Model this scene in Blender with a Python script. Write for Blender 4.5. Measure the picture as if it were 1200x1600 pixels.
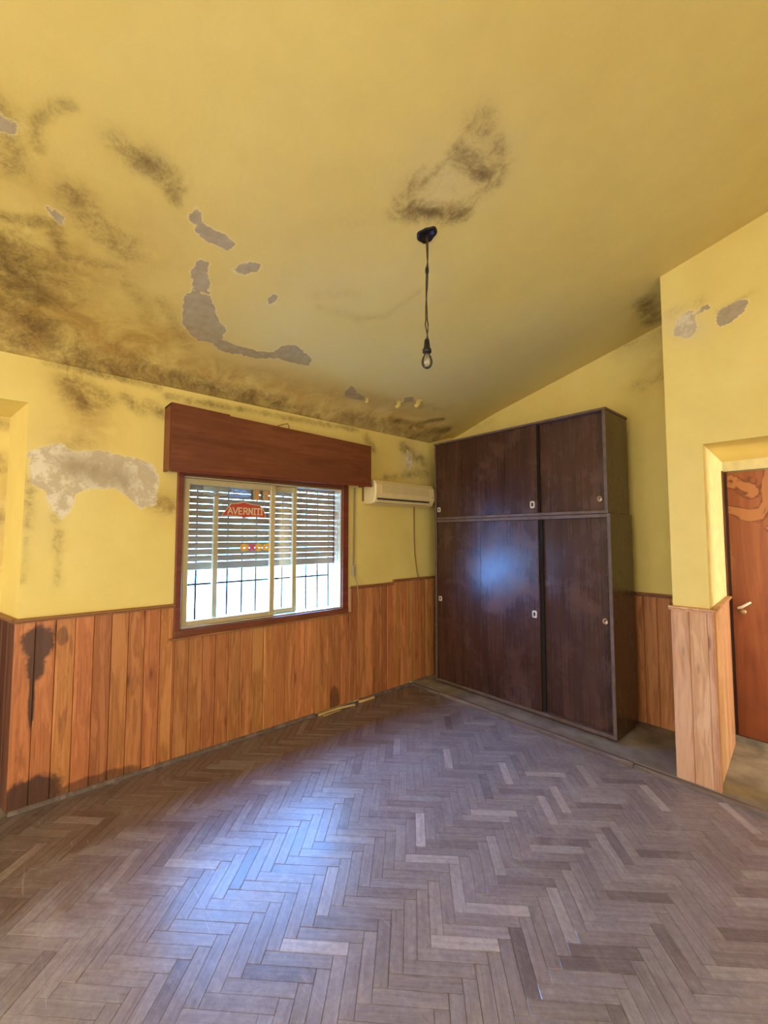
import bpy, bmesh, math, random
import numpy as np
from mathutils import Vector, Matrix
random.seed(7)
for o in list(bpy.data.objects): bpy.data.objects.remove(o)
SC = bpy.context.scene
COL = SC.collection

# ------------------------------------------------------------------ camera
F_PX, CAM_H = 657.0, 1.5
YAW, PITCH = math.radians(48.7), math.atan(38 / F_PX)
cam_d = bpy.data.cameras.new('camera')
cam_d.sensor_fit = 'VERTICAL'
cam_d.sensor_height = 36.0
cam_d.lens = F_PX / 1600 * 36
cam_d.clip_start = 0.02
cam = bpy.data.objects.new('camera', cam_d)
cam.location = (0, 0, CAM_H)
cam.rotation_euler = (math.pi / 2 + PITCH, 0, YAW)
COL.objects.link(cam)
SC.camera = cam

# ------------------------------------------------------------------ sky, lamps, exposure
SC.view_settings.view_transform = 'Standard'
SC.view_settings.look = 'None'
SC.view_settings.gamma = 1.0
SC.view_settings.use_curve_mapping = False
SC.view_settings.exposure = 0.0
W = bpy.data.worlds.new('sky')
SC.world = W
W.use_nodes = True
bg = W.node_tree.nodes['Background']
bg.inputs['Color'].default_value = (0.15, 0.39, 1.0, 1)
bg.inputs['Strength'].default_value = 90.0

def area(name, loc, target, sx, sy, power, col):
    d = bpy.data.lights.new(name, 'AREA')
    d.shape = 'RECTANGLE'
    d.size, d.size_y = sx, sy
    d.energy, d.color = power, col
    o = bpy.data.objects.new(name, d)
    o.location = loc
    o.rotation_euler = (Vector(target) - Vector(loc)).to_track_quat('-Z', 'Y').to_euler()
    COL.objects.link(o)
    return o
# two fill lamps added behind and beside the camera; one for the passage daylight
area('fill_rear', (-0.6, -2.72, 1.35), (-0.6, 0, 1.35), 3.6, 2.3, 122, (1.0, 0.95, 0.86))
area('fill_side', (1.92, -0.5, 1.25), (0, -0.5, 1.25), 2.6, 2.2, 64, (1.0, 0.95, 0.86))
area('daylight_passage', (1.85, 3.76, 1.2), (-0.65, 3.76, 0.9), 0.3, 1.5, 55, (1.0, 0.97, 0.92))

# ------------------------------------------------------------------ helpers
def tag(o, label=None, cat=None, group=None, kind=None):
    if label: o['label'] = label
    if cat: o['category'] = cat
    if group: o['group'] = group
    if kind: o['kind'] = kind
    return o

def link(o, parent=None):
    COL.objects.link(o)
    if parent is not None:
        o.parent = parent
        o.matrix_parent_inverse = Matrix.Translation(-Vector(WLOC[parent.name]))
    WLOC[o.name] = tuple(o.location)
    return o
WLOC = {}

def empty(name, loc, parent=None):
    o = bpy.data.objects.new(name, None)
    o.empty_display_size = 0.05
    o.location = loc
    return link(o, parent)

class MB:
    def __init__(s): s.v, s.f, s.sm = [], [], []
    def add(s, vs, fs, smooth=False):
        n = len(s.v)
        s.v += [tuple(p) for p in vs]
        s.f += [tuple(i + n for i in f) for f in fs]
        s.sm += [smooth] * len(fs)
        return s
    def hexa(s, p):
        return s.add(p, [(0,3,2,1),(4,5,6,7),(0,1,5,4),(1,2,6,5),(2,3,7,6),(3,0,4,7)])
    def box(s, x0, x1, y0, y1, z0, z1):
        return s.hexa([(x0,y0,z0),(x1,y0,z0),(x1,y1,z0),(x0,y1,z0),(x0,y0,z1),(x1,y0,z1),(x1,y1,z1),(x0,y1,z1)])
    def rbox(s, x0, x1, y0, y1, z0, z1, b=0.004, seg=1):
        bm = bmesh.new()
        bmesh.ops.create_cube(bm, size=1)
        for v in bm.verts:
            v.co = ((x0+x1)/2 + v.co.x*(x1-x0), (y0+y1)/2 + v.co.y*(y1-y0), (z0+z1)/2 + v.co.z*(z1-z0))
        bmesh.ops.bevel(bm, geom=bm.edges[:], offset=b, segments=seg, affect='EDGES', profile=0.5)
        bm.verts.index_update()
        s.add([v.co[:] for v in bm.verts], [[v.index for v in f.verts] for f in bm.faces])
        bm.free()
        return s
    def prism(s, poly, fn, a, b):
        """poly (u,v) list, fn(u,v,w)->xyz, extruded from w=a to w=b"""
        n = len(poly)
        vs = [fn(u, v, a) for u, v in poly] + [fn(u, v, b) for u, v in poly]
        fs = [tuple(range(n-1, -1, -1)), tuple(range(n, 2*n))]
        fs += [(i, (i+1) % n, n+(i+1) % n, n+i) for i in range(n)]
        return s.add(vs, fs)
    def tube(s, pts, r, n=8, cap=True):
        pts = [Vector(p) for p in pts]
        rr = r if isinstance(r, (list, tuple)) else [r]*len(pts)
        vs, fs = [], []
        up = Vector((0.13, 0.21, 0.97))
        for i, p in enumerate(pts):
            d = (pts[min(i+1, len(pts)-1)] - pts[max(i-1, 0)]).normalized()
            a = d.cross(up)
            if a.length < 0.2: a = d.cross(Vector((1, 0.1, 0)))
            a.normalize(); b = d.cross(a)
            for k in range(n):
                t = 2*math.pi*k/n
                vs.append(p + (a*math.cos(t) + b*math.sin(t))*rr[i])
        for i in range(len(pts)-1):
            for k in range(n):
                fs.append((i*n+k, i*n+(k+1) % n, (i+1)*n+(k+1) % n, (i+1)*n+k))
        if cap:
            fs += [tuple(range(n-1, -1, -1)), tuple(range((len(pts)-1)*n, len(pts)*n))]
        return s.add(vs, fs, True)
    def lathe(s, prof, c, n=20):
        """prof list of (r, z) about vertical axis at c"""
        vs, fs = [], []
        for r, z in prof:
            for k in range(n):
                t = 2*math.pi*k/n
                vs.append((c[0]+r*math.cos(t), c[1]+r*math.sin(t), c[2]+z))
        for i in range(len(prof)-1):
            for k in range(n):
                fs.append((i*n+k, i*n+(k+1) % n, (i+1)*n+(k+1) % n, (i+1)*n+k))
        return s.add(vs, fs, True)
    def build(s, name, mat, parent=None, kind=None):
        me = bpy.data.meshes.new(name)
        me.from_pydata(s.v, [], s.f)
        me.update()
        bm = bmesh.new(); bm.from_mesh(me)
        bmesh.ops.recalc_face_normals(bm, faces=bm.faces[:])
        bm.to_mesh(me); bm.free()
        me.polygons.foreach_set('use_smooth', s.sm)
        me.materials.append(mat)
        o = bpy.data.objects.new(name, me)
        link(o, parent)
        if kind: o['kind'] = kind
        return o

# ------------------------------------------------------------------ node helpers
class NT:
    def __init__(s, name):
        s.m = bpy.data.materials.new(name); s.m.use_nodes = True
        s.t = s.m.node_tree; s.t.nodes.clear()
        s.out = s.t.nodes.new('ShaderNodeOutputMaterial')
    def n(s, ty, **kw):
        nd = s.t.nodes.new(ty)
        for k, v in kw.items(): setattr(nd, k, v)
        return nd
    def set(s, sock, v):
        if isinstance(v, bpy.types.NodeSocket): s.t.links.new(v, sock)
        elif isinstance(v, (tuple, list)):
            v = tuple(v)
            if sock.type == 'RGBA' and len(v) == 3: v = v + (1,)
            sock.default_value = v
        else: sock.default_value = v
    def math(s, op, a, b=0.0, c=0.0, clamp=False):
        nd = s.n('ShaderNodeMath', operation=op, use_clamp=clamp)
        for i, v in enumerate((a, b, c)): s.set(nd.inputs[i], v)
        return nd.outputs[0]
    def add(s, a, b): return s.math('ADD', a, b)
    def mul(s, a, b): return s.math('MULTIPLY', a, b)
    def sub(s, a, b): return s.math('SUBTRACT', a, b)
    def sstep(s, v, lo, hi, a=0.0, b=1.0):
        nd = s.n('ShaderNodeMapRange', interpolation_type='SMOOTHSTEP')
        for i, x in enumerate((v, lo, hi, a, b)): s.set(nd.inputs[i], x)
        return nd.outputs[0]
    def lin(s, v, lo, hi, a=0.0, b=1.0):
        nd = s.n('ShaderNodeMapRange')
        for i, x in enumerate((v, lo, hi, a, b)): s.set(nd.inputs[i], x)
        return nd.outputs[0]
    def noise(s, vec, scale, detail=3, rough=0.55, dist=0.0):
        nd = s.n('ShaderNodeTexNoise')
        s.set(nd.inputs['Vector'], vec); s.set(nd.inputs['Scale'], scale)
        s.set(nd.inputs['Detail'], detail); s.set(nd.inputs['Roughness'], rough); s.set(nd.inputs['Distortion'], dist)
        return nd.outputs['Fac']
    def vor(s, vec, scale, feature='F1'):
        nd = s.n('ShaderNodeTexVoronoi', feature=feature)
        s.set(nd.inputs['Vector'], vec); s.set(nd.inputs['Scale'], scale)
        return nd.outputs['Distance']
    def mapv(s, vec, scale=(1,1,1), loc=(0,0,0), rot=(0,0,0)):
        nd = s.n('ShaderNodeMapping')
        s.set(nd.inputs['Vector'], vec); s.set(nd.inputs['Scale'], scale)
        s.set(nd.inputs['Location'], loc); s.set(nd.inputs['Rotation'], rot)
        return nd.outputs[0]
    def vadd(s, a, b):
        nd = s.n('ShaderNodeVectorMath', operation='ADD')
        s.set(nd.inputs[0], a); s.set(nd.inputs[1], b); return nd.outputs[0]
    def comb(s, x, y, z):
        nd = s.n('ShaderNodeCombineXYZ')
        for i, v in enumerate((x, y, z)): s.set(nd.inputs[i], v)
        return nd.outputs[0]
    def sep(s, v):
        nd = s.n('ShaderNodeSeparateXYZ'); s.set(nd.inputs[0], v); return nd.outputs
    def mix(s, fac, a, b, blend='MIX'):
        nd = s.n('ShaderNodeMix', data_type='RGBA', blend_type=blend)
        s.set(nd.inputs[0], fac); s.set(nd.inputs[6], a); s.set(nd.inputs[7], b)
        return nd.outputs[2]
    def ramp(s, fac, stops):
        nd = s.n('ShaderNodeValToRGB')
        el = nd.color_ramp.elements
        while len(el) < len(stops): el.new(0.5)
        for e, (p, c) in zip(el, stops): e.position = p; e.color = tuple(c) + (1,)
        s.set(nd.inputs[0], fac); return nd.outputs[0]
    def attr(s, name): return s.n('ShaderNodeAttribute', attribute_name=name).outputs['Fac']
    def obj(s): return s.n('ShaderNodeTexCoord').outputs['Object']
    def pos(s): return s.n('ShaderNodeNewGeometry').outputs['Position']
    def rnd(s): return s.n('ShaderNodeObjectInfo').outputs['Random']
    def bump(s, h, strength=0.3, dist=0.01):
        nd = s.n('ShaderNodeBump'); s.set(nd.inputs['Height'], h)
        nd.inputs['Strength'].default_value = strength; nd.inputs['Distance'].default_value = dist
        return nd.outputs[0]
    def bsdf(s, col, rough=0.5, metal=0.0, normal=None, spec=0.5, coat=0.0, coat_rough=0.1, trans=0.0, ior=1.45):
        nd = s.n('ShaderNodeBsdfPrincipled')
        s.set(nd.inputs['Base Color'], col); s.set(nd.inputs['Roughness'], rough); s.set(nd.inputs['Metallic'], metal)
        s.set(nd.inputs['Specular IOR Level'], spec); s.set(nd.inputs['Coat Weight'], coat); s.set(nd.inputs['Coat Roughness'], coat_rough)
        s.set(nd.inputs['Transmission Weight'], trans); s.set(nd.inputs['IOR'], ior)
        if normal is not None: s.set(nd.inputs['Normal'], normal)
        return nd.outputs[0]
    def done(s, sh):
        s.t.links.new(sh, s.out.inputs[0]); return s.m

def plain(name, col, rough=0.5, metal=0.0, spec=0.5, var=0.12, scale=12):
    t = NT(name)
    nz = t.noise(t.obj(), scale, 4)
    c = t.mix(t.lin(nz, 0.3, 0.7), tuple(x*(1-var) for x in col), tuple(min(1, x*(1+var)) for x in col))
    return t.done(t.bsdf(c, t.lin(nz, 0.3, 0.7, rough*0.9, min(1, rough*1.1)), metal, spec=spec))

YEL = (0.80, 0.64, 0.205)
YEL2 = (0.76, 0.58, 0.165)
def paint(name, a=YEL, b=YEL2, stains=True):
    t = NT(name)
    P = t.pos()
    big = t.noise(P, 1.3, 3); fine = t.noise(P, 26, 4, 0.6); mid = t.noise(P, 6, 4, 0.6)
    c = t.mix(t.lin(big, 0.35, 0.65), a, b)
    c = t.mix(t.lin(mid, 0.35, 0.7, 0, 0.25), c, tuple(x*0.82 for x in b))
    h = t.mul(fine, 0.25)
    if stains:
        mold, peel, pale, brown, grey = (t.attr(k) for k in ('mold', 'peel', 'pale', 'brown', 'grey'))
        # chalky, faded paint
        pf = t.mul(pale, t.lin(mid, 0.2, 0.8, 0.5, 1.0))
        c = t.mix(t.math('MULTIPLY', pf, 0.75, clamp=True), c, (0.68, 0.57, 0.33))
        # rusty damp
        bf = t.mul(brown, t.sstep(t.noise(P, 4.5, 5, 0.65, 0.4), 0.3, 0.66))
        c = t.mix(t.math('MULTIPLY', bf, 0.85, clamp=True), c, (0.40, 0.22, 0.055))
        # mould: mottled specks growing in the damp
        n1 = t.noise(P, 8, 7, 0.72, 0.9); n2 = t.noise(P, 55, 4, 0.75)
        mm = t.add(t.mul(n1, 0.75), t.mul(n2, 0.35))
        mf = t.sstep(t.add(t.mul(mold, 0.9), t.mul(t.sub(mm, 0.55), 2.6)), 0.05, 1.25)
        mf = t.math('MULTIPLY', mf, t.sstep(mold, 0.02, 0.5), clamp=True)
        c = t.mix(t.math('MULTIPLY', mold, 0.32, clamp=True), c, (0.38, 0.245, 0.07))
        c = t.mix(t.mul(mf, 0.85), c, (0.105, 0.060, 0.020))
        # peeled paint: bare render, ragged edge
        e = t.add(peel, t.add(t.mul(t.sub(t.noise(P, 34, 5, 0.75), 0.5), 0.05), t.mul(t.sub(t.noise(P, 9, 3, 0.6), 0.5), 0.05)))
        pm = t.sstep(e, -0.0015, 0.0015)
        gcol = t.mix(t.lin(t.noise(P, 22, 4), 0.3, 0.7), (0.36, 0.28, 0.16), (0.45, 0.36, 0.23))
        wcol = t.mix(t.sstep(t.noise(P, 13, 5, 0.7), 0.42, 0.56), (0.74, 0.66, 0.48), (0.55, 0.45, 0.29))
        c = t.mix(pm, c, t.mix(grey, wcol, gcol))
        rim = t.math('MULTIPLY', t.sstep(e, -0.012, -0.002), t.sub(1.0, pm))
        c = t.mix(t.mul(rim, 0.35), c, (0.82, 0.70, 0.40))
        h = t.add(h, t.mul(pm, -0.8)); h = t.add(h, t.mul(t.mul(n1, t.add(mold, brown)), 0.7))
    return t.done(t.bsdf(c, 0.62, normal=t.bump(h, 0.35, 0.012), spec=0.3))

def wood(name, cols, stretch=(14, 14, 1.1), rough=(0.4, 0.6), knots=True, damp=False, axis_rot=(0, 0, 0), seed_amt=37.0, tint=0.35, coat=0.0, spec=0.5):
    """grain along the object's z; each object gets its own piece of grain"""
    t = NT(name)
    r = t.rnd()
    v = t.vadd(t.mapv(t.obj(), rot=axis_rot), t.comb(t.mul(r, seed_amt), t.mul(r, seed_amt*0.7), t.mul(r, seed_amt*1.3)))
    wob = t.noise(v, 2.2, 2)
    sv = t.mapv(v, scale=stretch)
    g = t.noise(t.vadd(sv, t.comb(t.mul(wob, 1.3), 0, 0)), 1.0, 5, 0.6, 0.5)
    fine = t.noise(t.mapv(v, scale=(stretch[0]*9, stretch[1]*9, stretch[2]*3)), 1.0, 3, 0.6)
    rings = t.math('SINE', t.mul(g, 34.0))
    f = t.add(t.mul(g, 0.75), t.add(t.mul(rings, 0.07), t.mul(t.sub(fine, 0.5), 0.35)))
    c = t.ramp(f, [(0.22, cols[0]), (0.42, cols[1]), (0.62, cols[2])])
    if knots:
        k = t.vor(t.mapv(v, scale=(7.5, 7.5, 2.1)), 1.0)
        kf = t.sub(1.0, t.sstep(t.add(k, t.mul(t.sub(fine, 0.5), 0.05)), 0.05, 0.14))
        c = t.mix(t.mul(kf, 0.85), c, tuple(x*0.22 for x in cols[0]))
        halo = t.sub(1.0, t.sstep(k, 0.12, 0.3))
        c = t.mix(t.mul(halo, 0.3), c, cols[0])
    hs = t.n('ShaderNodeHueSaturation')
    t.set(hs.inputs['Value'], t.lin(r, 0, 1, 1-tint/2, 1+tint/2)); t.set(hs.inputs['Color'], c)
    t.set(hs.inputs['Hue'], t.lin(t.math('FRACT', t.mul(r, 7.7)), 0, 1, 0.492, 0.506))
    c = hs.outputs[0]
    if damp:
        P = t.pos(); X, Y, Z = t.sep(P)
        nz = t.noise(P, 14, 6, 0.7)
        def blob(cy, cz, ry, rz, w=0.7):
            a = t.math('POWER', t.math('DIVIDE', t.sub(Y, cy), ry), 2.0)
            b = t.math('POWER', t.math('DIVIDE', t.sub(Z, cz), rz), 2.0)
            d = t.add(t.math('SQRT', t.add(a, b)), t.mul(t.sub(nz, 0.5), w))
            return t.sub(1.0, t.sstep(d, 0.75, 1.1))
        isx = t.math('LESS_THAN', X, -2.9)
        m = t.math('MAXIMUM', blob(0.125, 0.90, 0.075, 0.11, 1.1), t.math('MAXIMUM', blob(0.12, 0.78, 0.045, 0.10, 1.0), blob(0.108, 0.62, 0.014, 0.22, 1.0)))
        m = t.math('MAXIMUM', m, t.mul(blob(0.235, 0.92, 0.03, 0.06), 0.6))
        m = t.math('MAXIMUM', m, blob(0.13, 0.06, 0.14, 0.12, 1.0))
        m = t.math('MAXIMUM', m, t.mul(blob(0.42, 0.03, 0.25, 0.05, 1.0), 0.7))
        m = t.math('MAXIMUM', m, t.mul(blob(2.15, 0.08, 0.05, 0.14, 1.0), 0.7))
        c = t.mix(t.mul(t.mul(m, isx), 0.86), c, (0.032, 0.016, 0.013))
    rr = t.lin(fine, 0.3, 0.7, rough[0], rough[1])
    return t.done(t.bsdf(c, rr, normal=t.bump(f, 0.15, 0.004), coat=coat, spec=spec))

M = {}
M['wall'] = paint('yellow_wall_paint')
M['ceil'] = paint('yellow_ceiling_paint', (0.72, 0.55, 0.165), (0.69, 0.51, 0.145))
M['yellow_plain'] = paint('yellow_paint_clean', stains=False)
M['pale_paint'] = plain('pale_cream_paint', (0.78, 0.70, 0.40), 0.55)
M['jamb_lit_tone'] = plain('lit_jamb_cream', (0.80, 0.69, 0.33), 0.55)  # paler than the wall yellow: bright light put into the jamb colour
M['pine'] = wood('varnished_pine', [(0.30, 0.105, 0.028), (0.49, 0.19, 0.055), (0.58, 0.25, 0.085)], damp=True)
M['pine_pale'] = wood('pale_pine', [(0.44, 0.21, 0.09), (0.62, 0.34, 0.17), (0.70, 0.42, 0.22)])
M['pine_dark'] = wood('dark_stained_pine', [(0.07, 0.025, 0.012), (0.12, 0.045, 0.02), (0.16, 0.06, 0.028)])
M['cap'] = wood('wainscot_cap_wood', [(0.20, 0.085, 0.03), (0.31, 0.13, 0.05), (0.40, 0.18, 0.07)], stretch=(14, 1.2, 14), knots=False, axis_rot=(0, 0, 0))
M['mahog'] = wood('mahogany_varnish', [(0.12, 0.028, 0.010), (0.165, 0.042, 0.015), (0.20, 0.056, 0.021)], stretch=(10, 0.8, 10), knots=False, tint=0.1, rough=(0.4, 0.55))
M['splinter'] = wood('raw_split_wood', [(0.46, 0.28, 0.11), (0.60, 0.40, 0.18), (0.68, 0.48, 0.24)], stretch=(14, 1.2, 14), knots=False)

def wardrobe_wood(name, cols, worn, rough):
    t = NT(name)
    r = t.rnd()
    v = t.vadd(t.obj(), t.comb(t.mul(r, 5.0), 0, t.mul(r, 9.0)))
    g = t.noise(t.mapv(v, scale=(9, 9, 0.9)), 1.0, 5, 0.6, 0.8)
    st = t.noise(t.mapv(v, scale=(60, 60, 2.0)), 1.0, 3, 0.6)
    cloud = t.noise(v, 3.0, 4, 0.6, 0.5)
    c = t.ramp(t.add(t.mul(g, 0.7), t.mul(st, 0.3)), [(0.3, cols[0]), (0.5, cols[1]), (0.7, cols[2])])
    c = t.mix(t.mul(t.sstep(cloud, 0.5, 0.75), 0.55), c, worn)
    ch = t.n('ShaderNodeTexVoronoi', feature='F1')
    sp = t.sub(1.0, t.sstep(t.vor(t.mapv(v, scale=(9, 9, 6)), 1.0), 0.02, 0.045))
    c = t.mix(t.mul(sp, 0.3), c, (0.3, 0.2, 0.15))
    return t.done(t.bsdf(c, t.lin(t.add(t.mul(cloud, 0.6), t.mul(st, 0.4)), 0.3, 0.7, rough[0], rough[1]), normal=t.bump(t.add(t.mul(st, 0.5), g), 0.1, 0.004), spec=0.55))
WD = [(0.026, 0.010, 0.007), (0.050, 0.020, 0.013), (0.082, 0.035, 0.022)]
M['ward_door'] = wardrobe_wood('dark_wardrobe_veneer', WD, (0.15, 0.07, 0.04), (0.2, 0.34))
M['ward_side'] = wardrobe_wood('dark_wardrobe_side', [(0.035, 0.016, 0.006), (0.055, 0.026, 0.01), (0.07, 0.034, 0.014)], (0.07, 0.035, 0.015), (0.22, 0.3))
def sticker(name, col, thru=0.05):
    t = NT(name)
    tl = t.n('ShaderNodeBsdfTranslucent'); t.set(tl.inputs[0], col)
    m = t.n('ShaderNodeMixShader'); m.inputs[0].default_value = thru
    t.t.links.new(t.bsdf(col, 0.45), m.inputs[1]); t.t.links.new(tl.outputs[0], m.inputs[2])
    return t.done(m.outputs[0])
M['ward_edge'] = plain('worn_greyed_edge', (0.115, 0.075, 0.058), 0.45, var=0.3, scale=20)
M['black_gap'] = plain('black_gap_shade', (0.006, 0.005, 0.005), 0.8)
M['pull'] = plain('cream_metal_pull', (0.62, 0.55, 0.44), 0.35, 0.2)
M['brass'] = plain('worn_brass', (0.40, 0.24, 0.12), 0.4, 0.6)
M['door'] = None
M['alu'] = plain('champagne_aluminium', (0.56, 0.46, 0.25), 0.42, 0.35, var=0.06)
M['cream'] = plain('yellowed_plastic', (0.74, 0.58, 0.28), 0.45, var=0.05)
M['cream2'] = plain('yellowed_plastic_grille', (0.62, 0.48, 0.23), 0.5, var=0.05)
M['dark_louver'] = plain('dark_vent', (0.06, 0.05, 0.035), 0.6)
M['bulb_black'] = plain('black_bakelite', (0.008, 0.007, 0.006), 0.4)
M['cord'] = plain('dark_cord', (0.05, 0.035, 0.015), 0.6)
M['cable'] = plain('brown_cable', (0.16, 0.09, 0.03), 0.6)
M['strap'] = plain('grey_woven_strap', (0.36, 0.27, 0.15), 0.8)
M['grey_plastic'] = plain('grey_plastic', (0.42, 0.36, 0.24), 0.5)
M['iron'] = plain('dark_iron', (0.006, 0.006, 0.007), 0.9, spec=0.1)
M['white_out'] = plain('white_render', (0.85, 0.86, 0.87), 0.8, var=0.04)
M['steel'] = plain('steel', (0.6, 0.58, 0.54), 0.3, 0.9)
M['white_handle'] = plain('white_handle', (0.80, 0.76, 0.70), 0.35)
M['red_sign'] = sticker('red_sign_enamel', (0.62, 0.03, 0.035))
M['sign_cream'] = sticker('cream_sign_print', (0.82, 0.66, 0.40))
M['orange'] = sticker('orange_sticker', (0.72, 0.28, 0.08), 0.0)
M['orange2'] = sticker('amber_sticker', (0.92, 0.40, 0.03), 0.0)
M['pink'] = sticker('pink_sticker', (0.62, 0.06, 0.14), 0.0)
M['dark_print'] = plain('dark_sticker_print', (0.07, 0.07, 0.07), 0.5)
M['tape'] = plain('yellowed_tape', (0.62, 0.46, 0.22), 0.6)
M['concrete'] = plain('bare_concrete', (0.26, 0.225, 0.18), 0.7, var=0.35, scale=7)
M['edging'] = wood('worn_edging_wood', [(0.10, 0.075, 0.06), (0.17, 0.125, 0.10), (0.25, 0.195, 0.16)], stretch=(1.2, 14, 14), knots=False)
M['sub'] = plain('dark_subfloor', (0.03, 0.022, 0.016), 0.9)

def make_door_mat():
    t = NT('stained_red_door')
    P = t.pos()
    g = t.noise(t.mapv(P, scale=(12, 12, 1.0)), 1.0, 5, 0.6, 1.0)
    bl = t.noise(t.mapv(P, scale=(2.6, 2.6, 2.0)), 1.0, 4, 0.55, 1.2)
    c = t.ramp(g, [(0.3, (0.20, 0.05, 0.012)), (0.5, (0.29, 0.08, 0.02)), (0.7, (0.36, 0.115, 0.03))])
    X, Y, Z = t.sep(P)
    upper = t.sstep(Z, 1.2, 1.6)
    lvl = t.sstep(bl, 0.50, 0.515)
    c = t.mix(t.mul(t.mul(lvl, upper), 0.75), c, (0.46, 0.19, 0.06))
    edge = t.mul(t.sstep(bl, 0.485, 0.503), t.sub(1.0, lvl))
    c = t.mix(t.mul(t.mul(edge, upper), 0.7), c, (0.10, 0.022, 0.006))
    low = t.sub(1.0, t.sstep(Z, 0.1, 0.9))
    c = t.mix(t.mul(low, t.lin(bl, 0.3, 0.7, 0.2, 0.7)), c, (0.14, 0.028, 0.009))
    return t.done(t.bsdf(c, 0.42, spec=0.45))
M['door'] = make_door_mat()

def make_parquet():
    t = NT('dusty_parquet')
    P = t.pos(); tint = t.attr('tint'); ang = t.attr('grain')
    Pu = t.mapv(P, rot=(0, 0, math.radians(-45)))
    off = t.comb(t.mul(tint, 41), t.mul(tint, 23), 0)
    g1 = t.noise(t.vadd(t.mapv(Pu, scale=(6, 70, 1)), off), 1.0, 4, 0.6, 0.0)
    g2 = t.noise(t.vadd(t.mapv(Pu, scale=(70, 6, 1)), off), 1.0, 4, 0.6, 0.0)
    mx = t.n('ShaderNodeMix', data_type='FLOAT')
    t.set(mx.inputs[0], ang); t.set(mx.inputs[2], g1); t.set(mx.inputs[3], g2)
    g = mx.outputs[0]
    c = t.ramp(tint, [(0.0, (0.125, 0.10, 0.09)), (0.3, (0.18, 0.15, 0.135)), (0.75, (0.215, 0.185, 0.17)), (0.93, (0.27, 0.24, 0.215)), (1.0, (0.35, 0.31, 0.275))])
    c = t.mix(0.5, c, t.ramp(g, [(0.3, (0.25, 0.23, 0.22)), (0.7, (1.0, 1.0, 1.0))]), 'MULTIPLY')
    c = t.mix(1.0, c, (1.72, 1.76, 1.98), 'MULTIPLY')
    big = t.noise(P, 1.1, 4, 0.6); dust = t.noise(P, 5, 6, 0.7, 0.6); spk = t.noise(P, 90, 3, 0.6)
    # trodden dust, heavier in the middle of the room; scuffs of pale grit
    df = t.mul(t.sstep(dust, 0.42, 0.72), t.lin(big, 0.35, 0.65, 0.2, 0.7))
    c = t.mix(df, c, (0.44, 0.40, 0.39))
    c = t.mix(t.mul(t.sstep(spk, 0.6, 0.75), 0.25), c, (0.4, 0.37, 0.34))
    # darker and browner towards the window wall
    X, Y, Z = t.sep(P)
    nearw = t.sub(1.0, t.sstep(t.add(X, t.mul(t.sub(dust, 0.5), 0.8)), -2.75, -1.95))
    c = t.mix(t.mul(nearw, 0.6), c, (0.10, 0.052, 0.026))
    grit = t.noise(P, 38, 5, 0.75)
    c = t.mix(0.6, c, t.ramp(grit, [(0.3, (0.55, 0.54, 0.53)), (0.68, (1.15, 1.15, 1.15))]), 'MULTIPLY')
    # scratches
    sc = t.noise(t.mapv(P, scale=(3, 60, 1), rot=(0, 0, 0.5)), 1.0, 2, 0.5, 1.5)
    c = t.mix(t.mul(t.sstep(sc, 0.70, 0.74), 0.3), c, (0.5, 0.47, 0.45))
    rough = t.lin(t.add(t.mul(dust, 0.6), t.mul(g, 0.4)), 0.3, 0.7, 0.27, 0.42)
    return t.done(t.bsdf(c, rough, normal=t.bump(t.add(g, t.mul(dust, 0.6)), 0.12, 0.003), spec=0.8))
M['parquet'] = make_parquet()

def make_glass(name, dirt, col=(0.9, 0.88, 0.82)):
    t = NT(name)
    nz = t.noise(t.pos(), 7, 4, 0.6)
    tr = t.n('ShaderNodeBsdfTransparent'); t.set(tr.inputs[0], (0.96, 0.97, 0.97))
    tl = t.n('ShaderNodeBsdfTranslucent'); t.set(tl.inputs[0], col)
    gl = t.n('ShaderNodeBsdfGlossy'); t.set(gl.inputs['Roughness'], 0.03); t.set(gl.inputs[0], (0.9, 0.9, 0.9))
    m1 = t.n('ShaderNodeMixShader'); t.set(m1.inputs[0], t.lin(nz, 0.3, 0.7, dirt*0.5, dirt*1.5))
    t.t.links.new(tr.outputs[0], m1.inputs[1]); t.t.links.new(tl.outputs[0], m1.inputs[2])
    m2 = t.n('ShaderNodeMixShader'); m2.inputs[0].default_value = 0.04
    t.t.links.new(m1.outputs[0], m2.inputs[1]); t.t.links.new(gl.outputs[0], m2.inputs[2])
    return t.done(m2.outputs[0])
M['glass'] = make_glass('dusty_window_glass', 0.0)
M['bulb_glass'] = make_glass('bulb_glass', 0.10, (0.95, 0.9, 0.75))
_nt = M['bulb_glass'].node_tree
_fr = _nt.nodes.new('ShaderNodeFresnel'); _fr.inputs[0].default_value = 1.7
_nt.links.new(_fr.outputs[0], [n for n in _nt.nodes if n.type == 'MIX_SHADER'][-1].inputs[0])
M['film'] = make_glass('yellow_film', 0.6, (0.8, 0.55, 0.25))
M['film2'] = make_glass('clear_film', 0.35, (0.8, 0.8, 0.75))

def make_slat():
    t = NT('shutter_slat_plastic')
    P = t.pos()
    nz = t.noise(P, 5, 3)
    c = t.mix(t.lin(nz, 0.3, 0.7), (0.30, 0.25, 0.19), (0.42, 0.37, 0.31))
    d = t.bsdf(c, 0.45)
    tl = t.n('ShaderNodeBsdfTranslucent'); t.set(tl.inputs[0], (0.5, 0.36, 0.22))
    m = t.n('ShaderNodeMixShader'); m.inputs[0].default_value = 0.06
    t.t.links.new(d, m.inputs[1]); t.t.links.new(tl.outputs[0], m.inputs[2])
    return t.done(m.outputs[0])
M['slat'] = make_slat()

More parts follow.
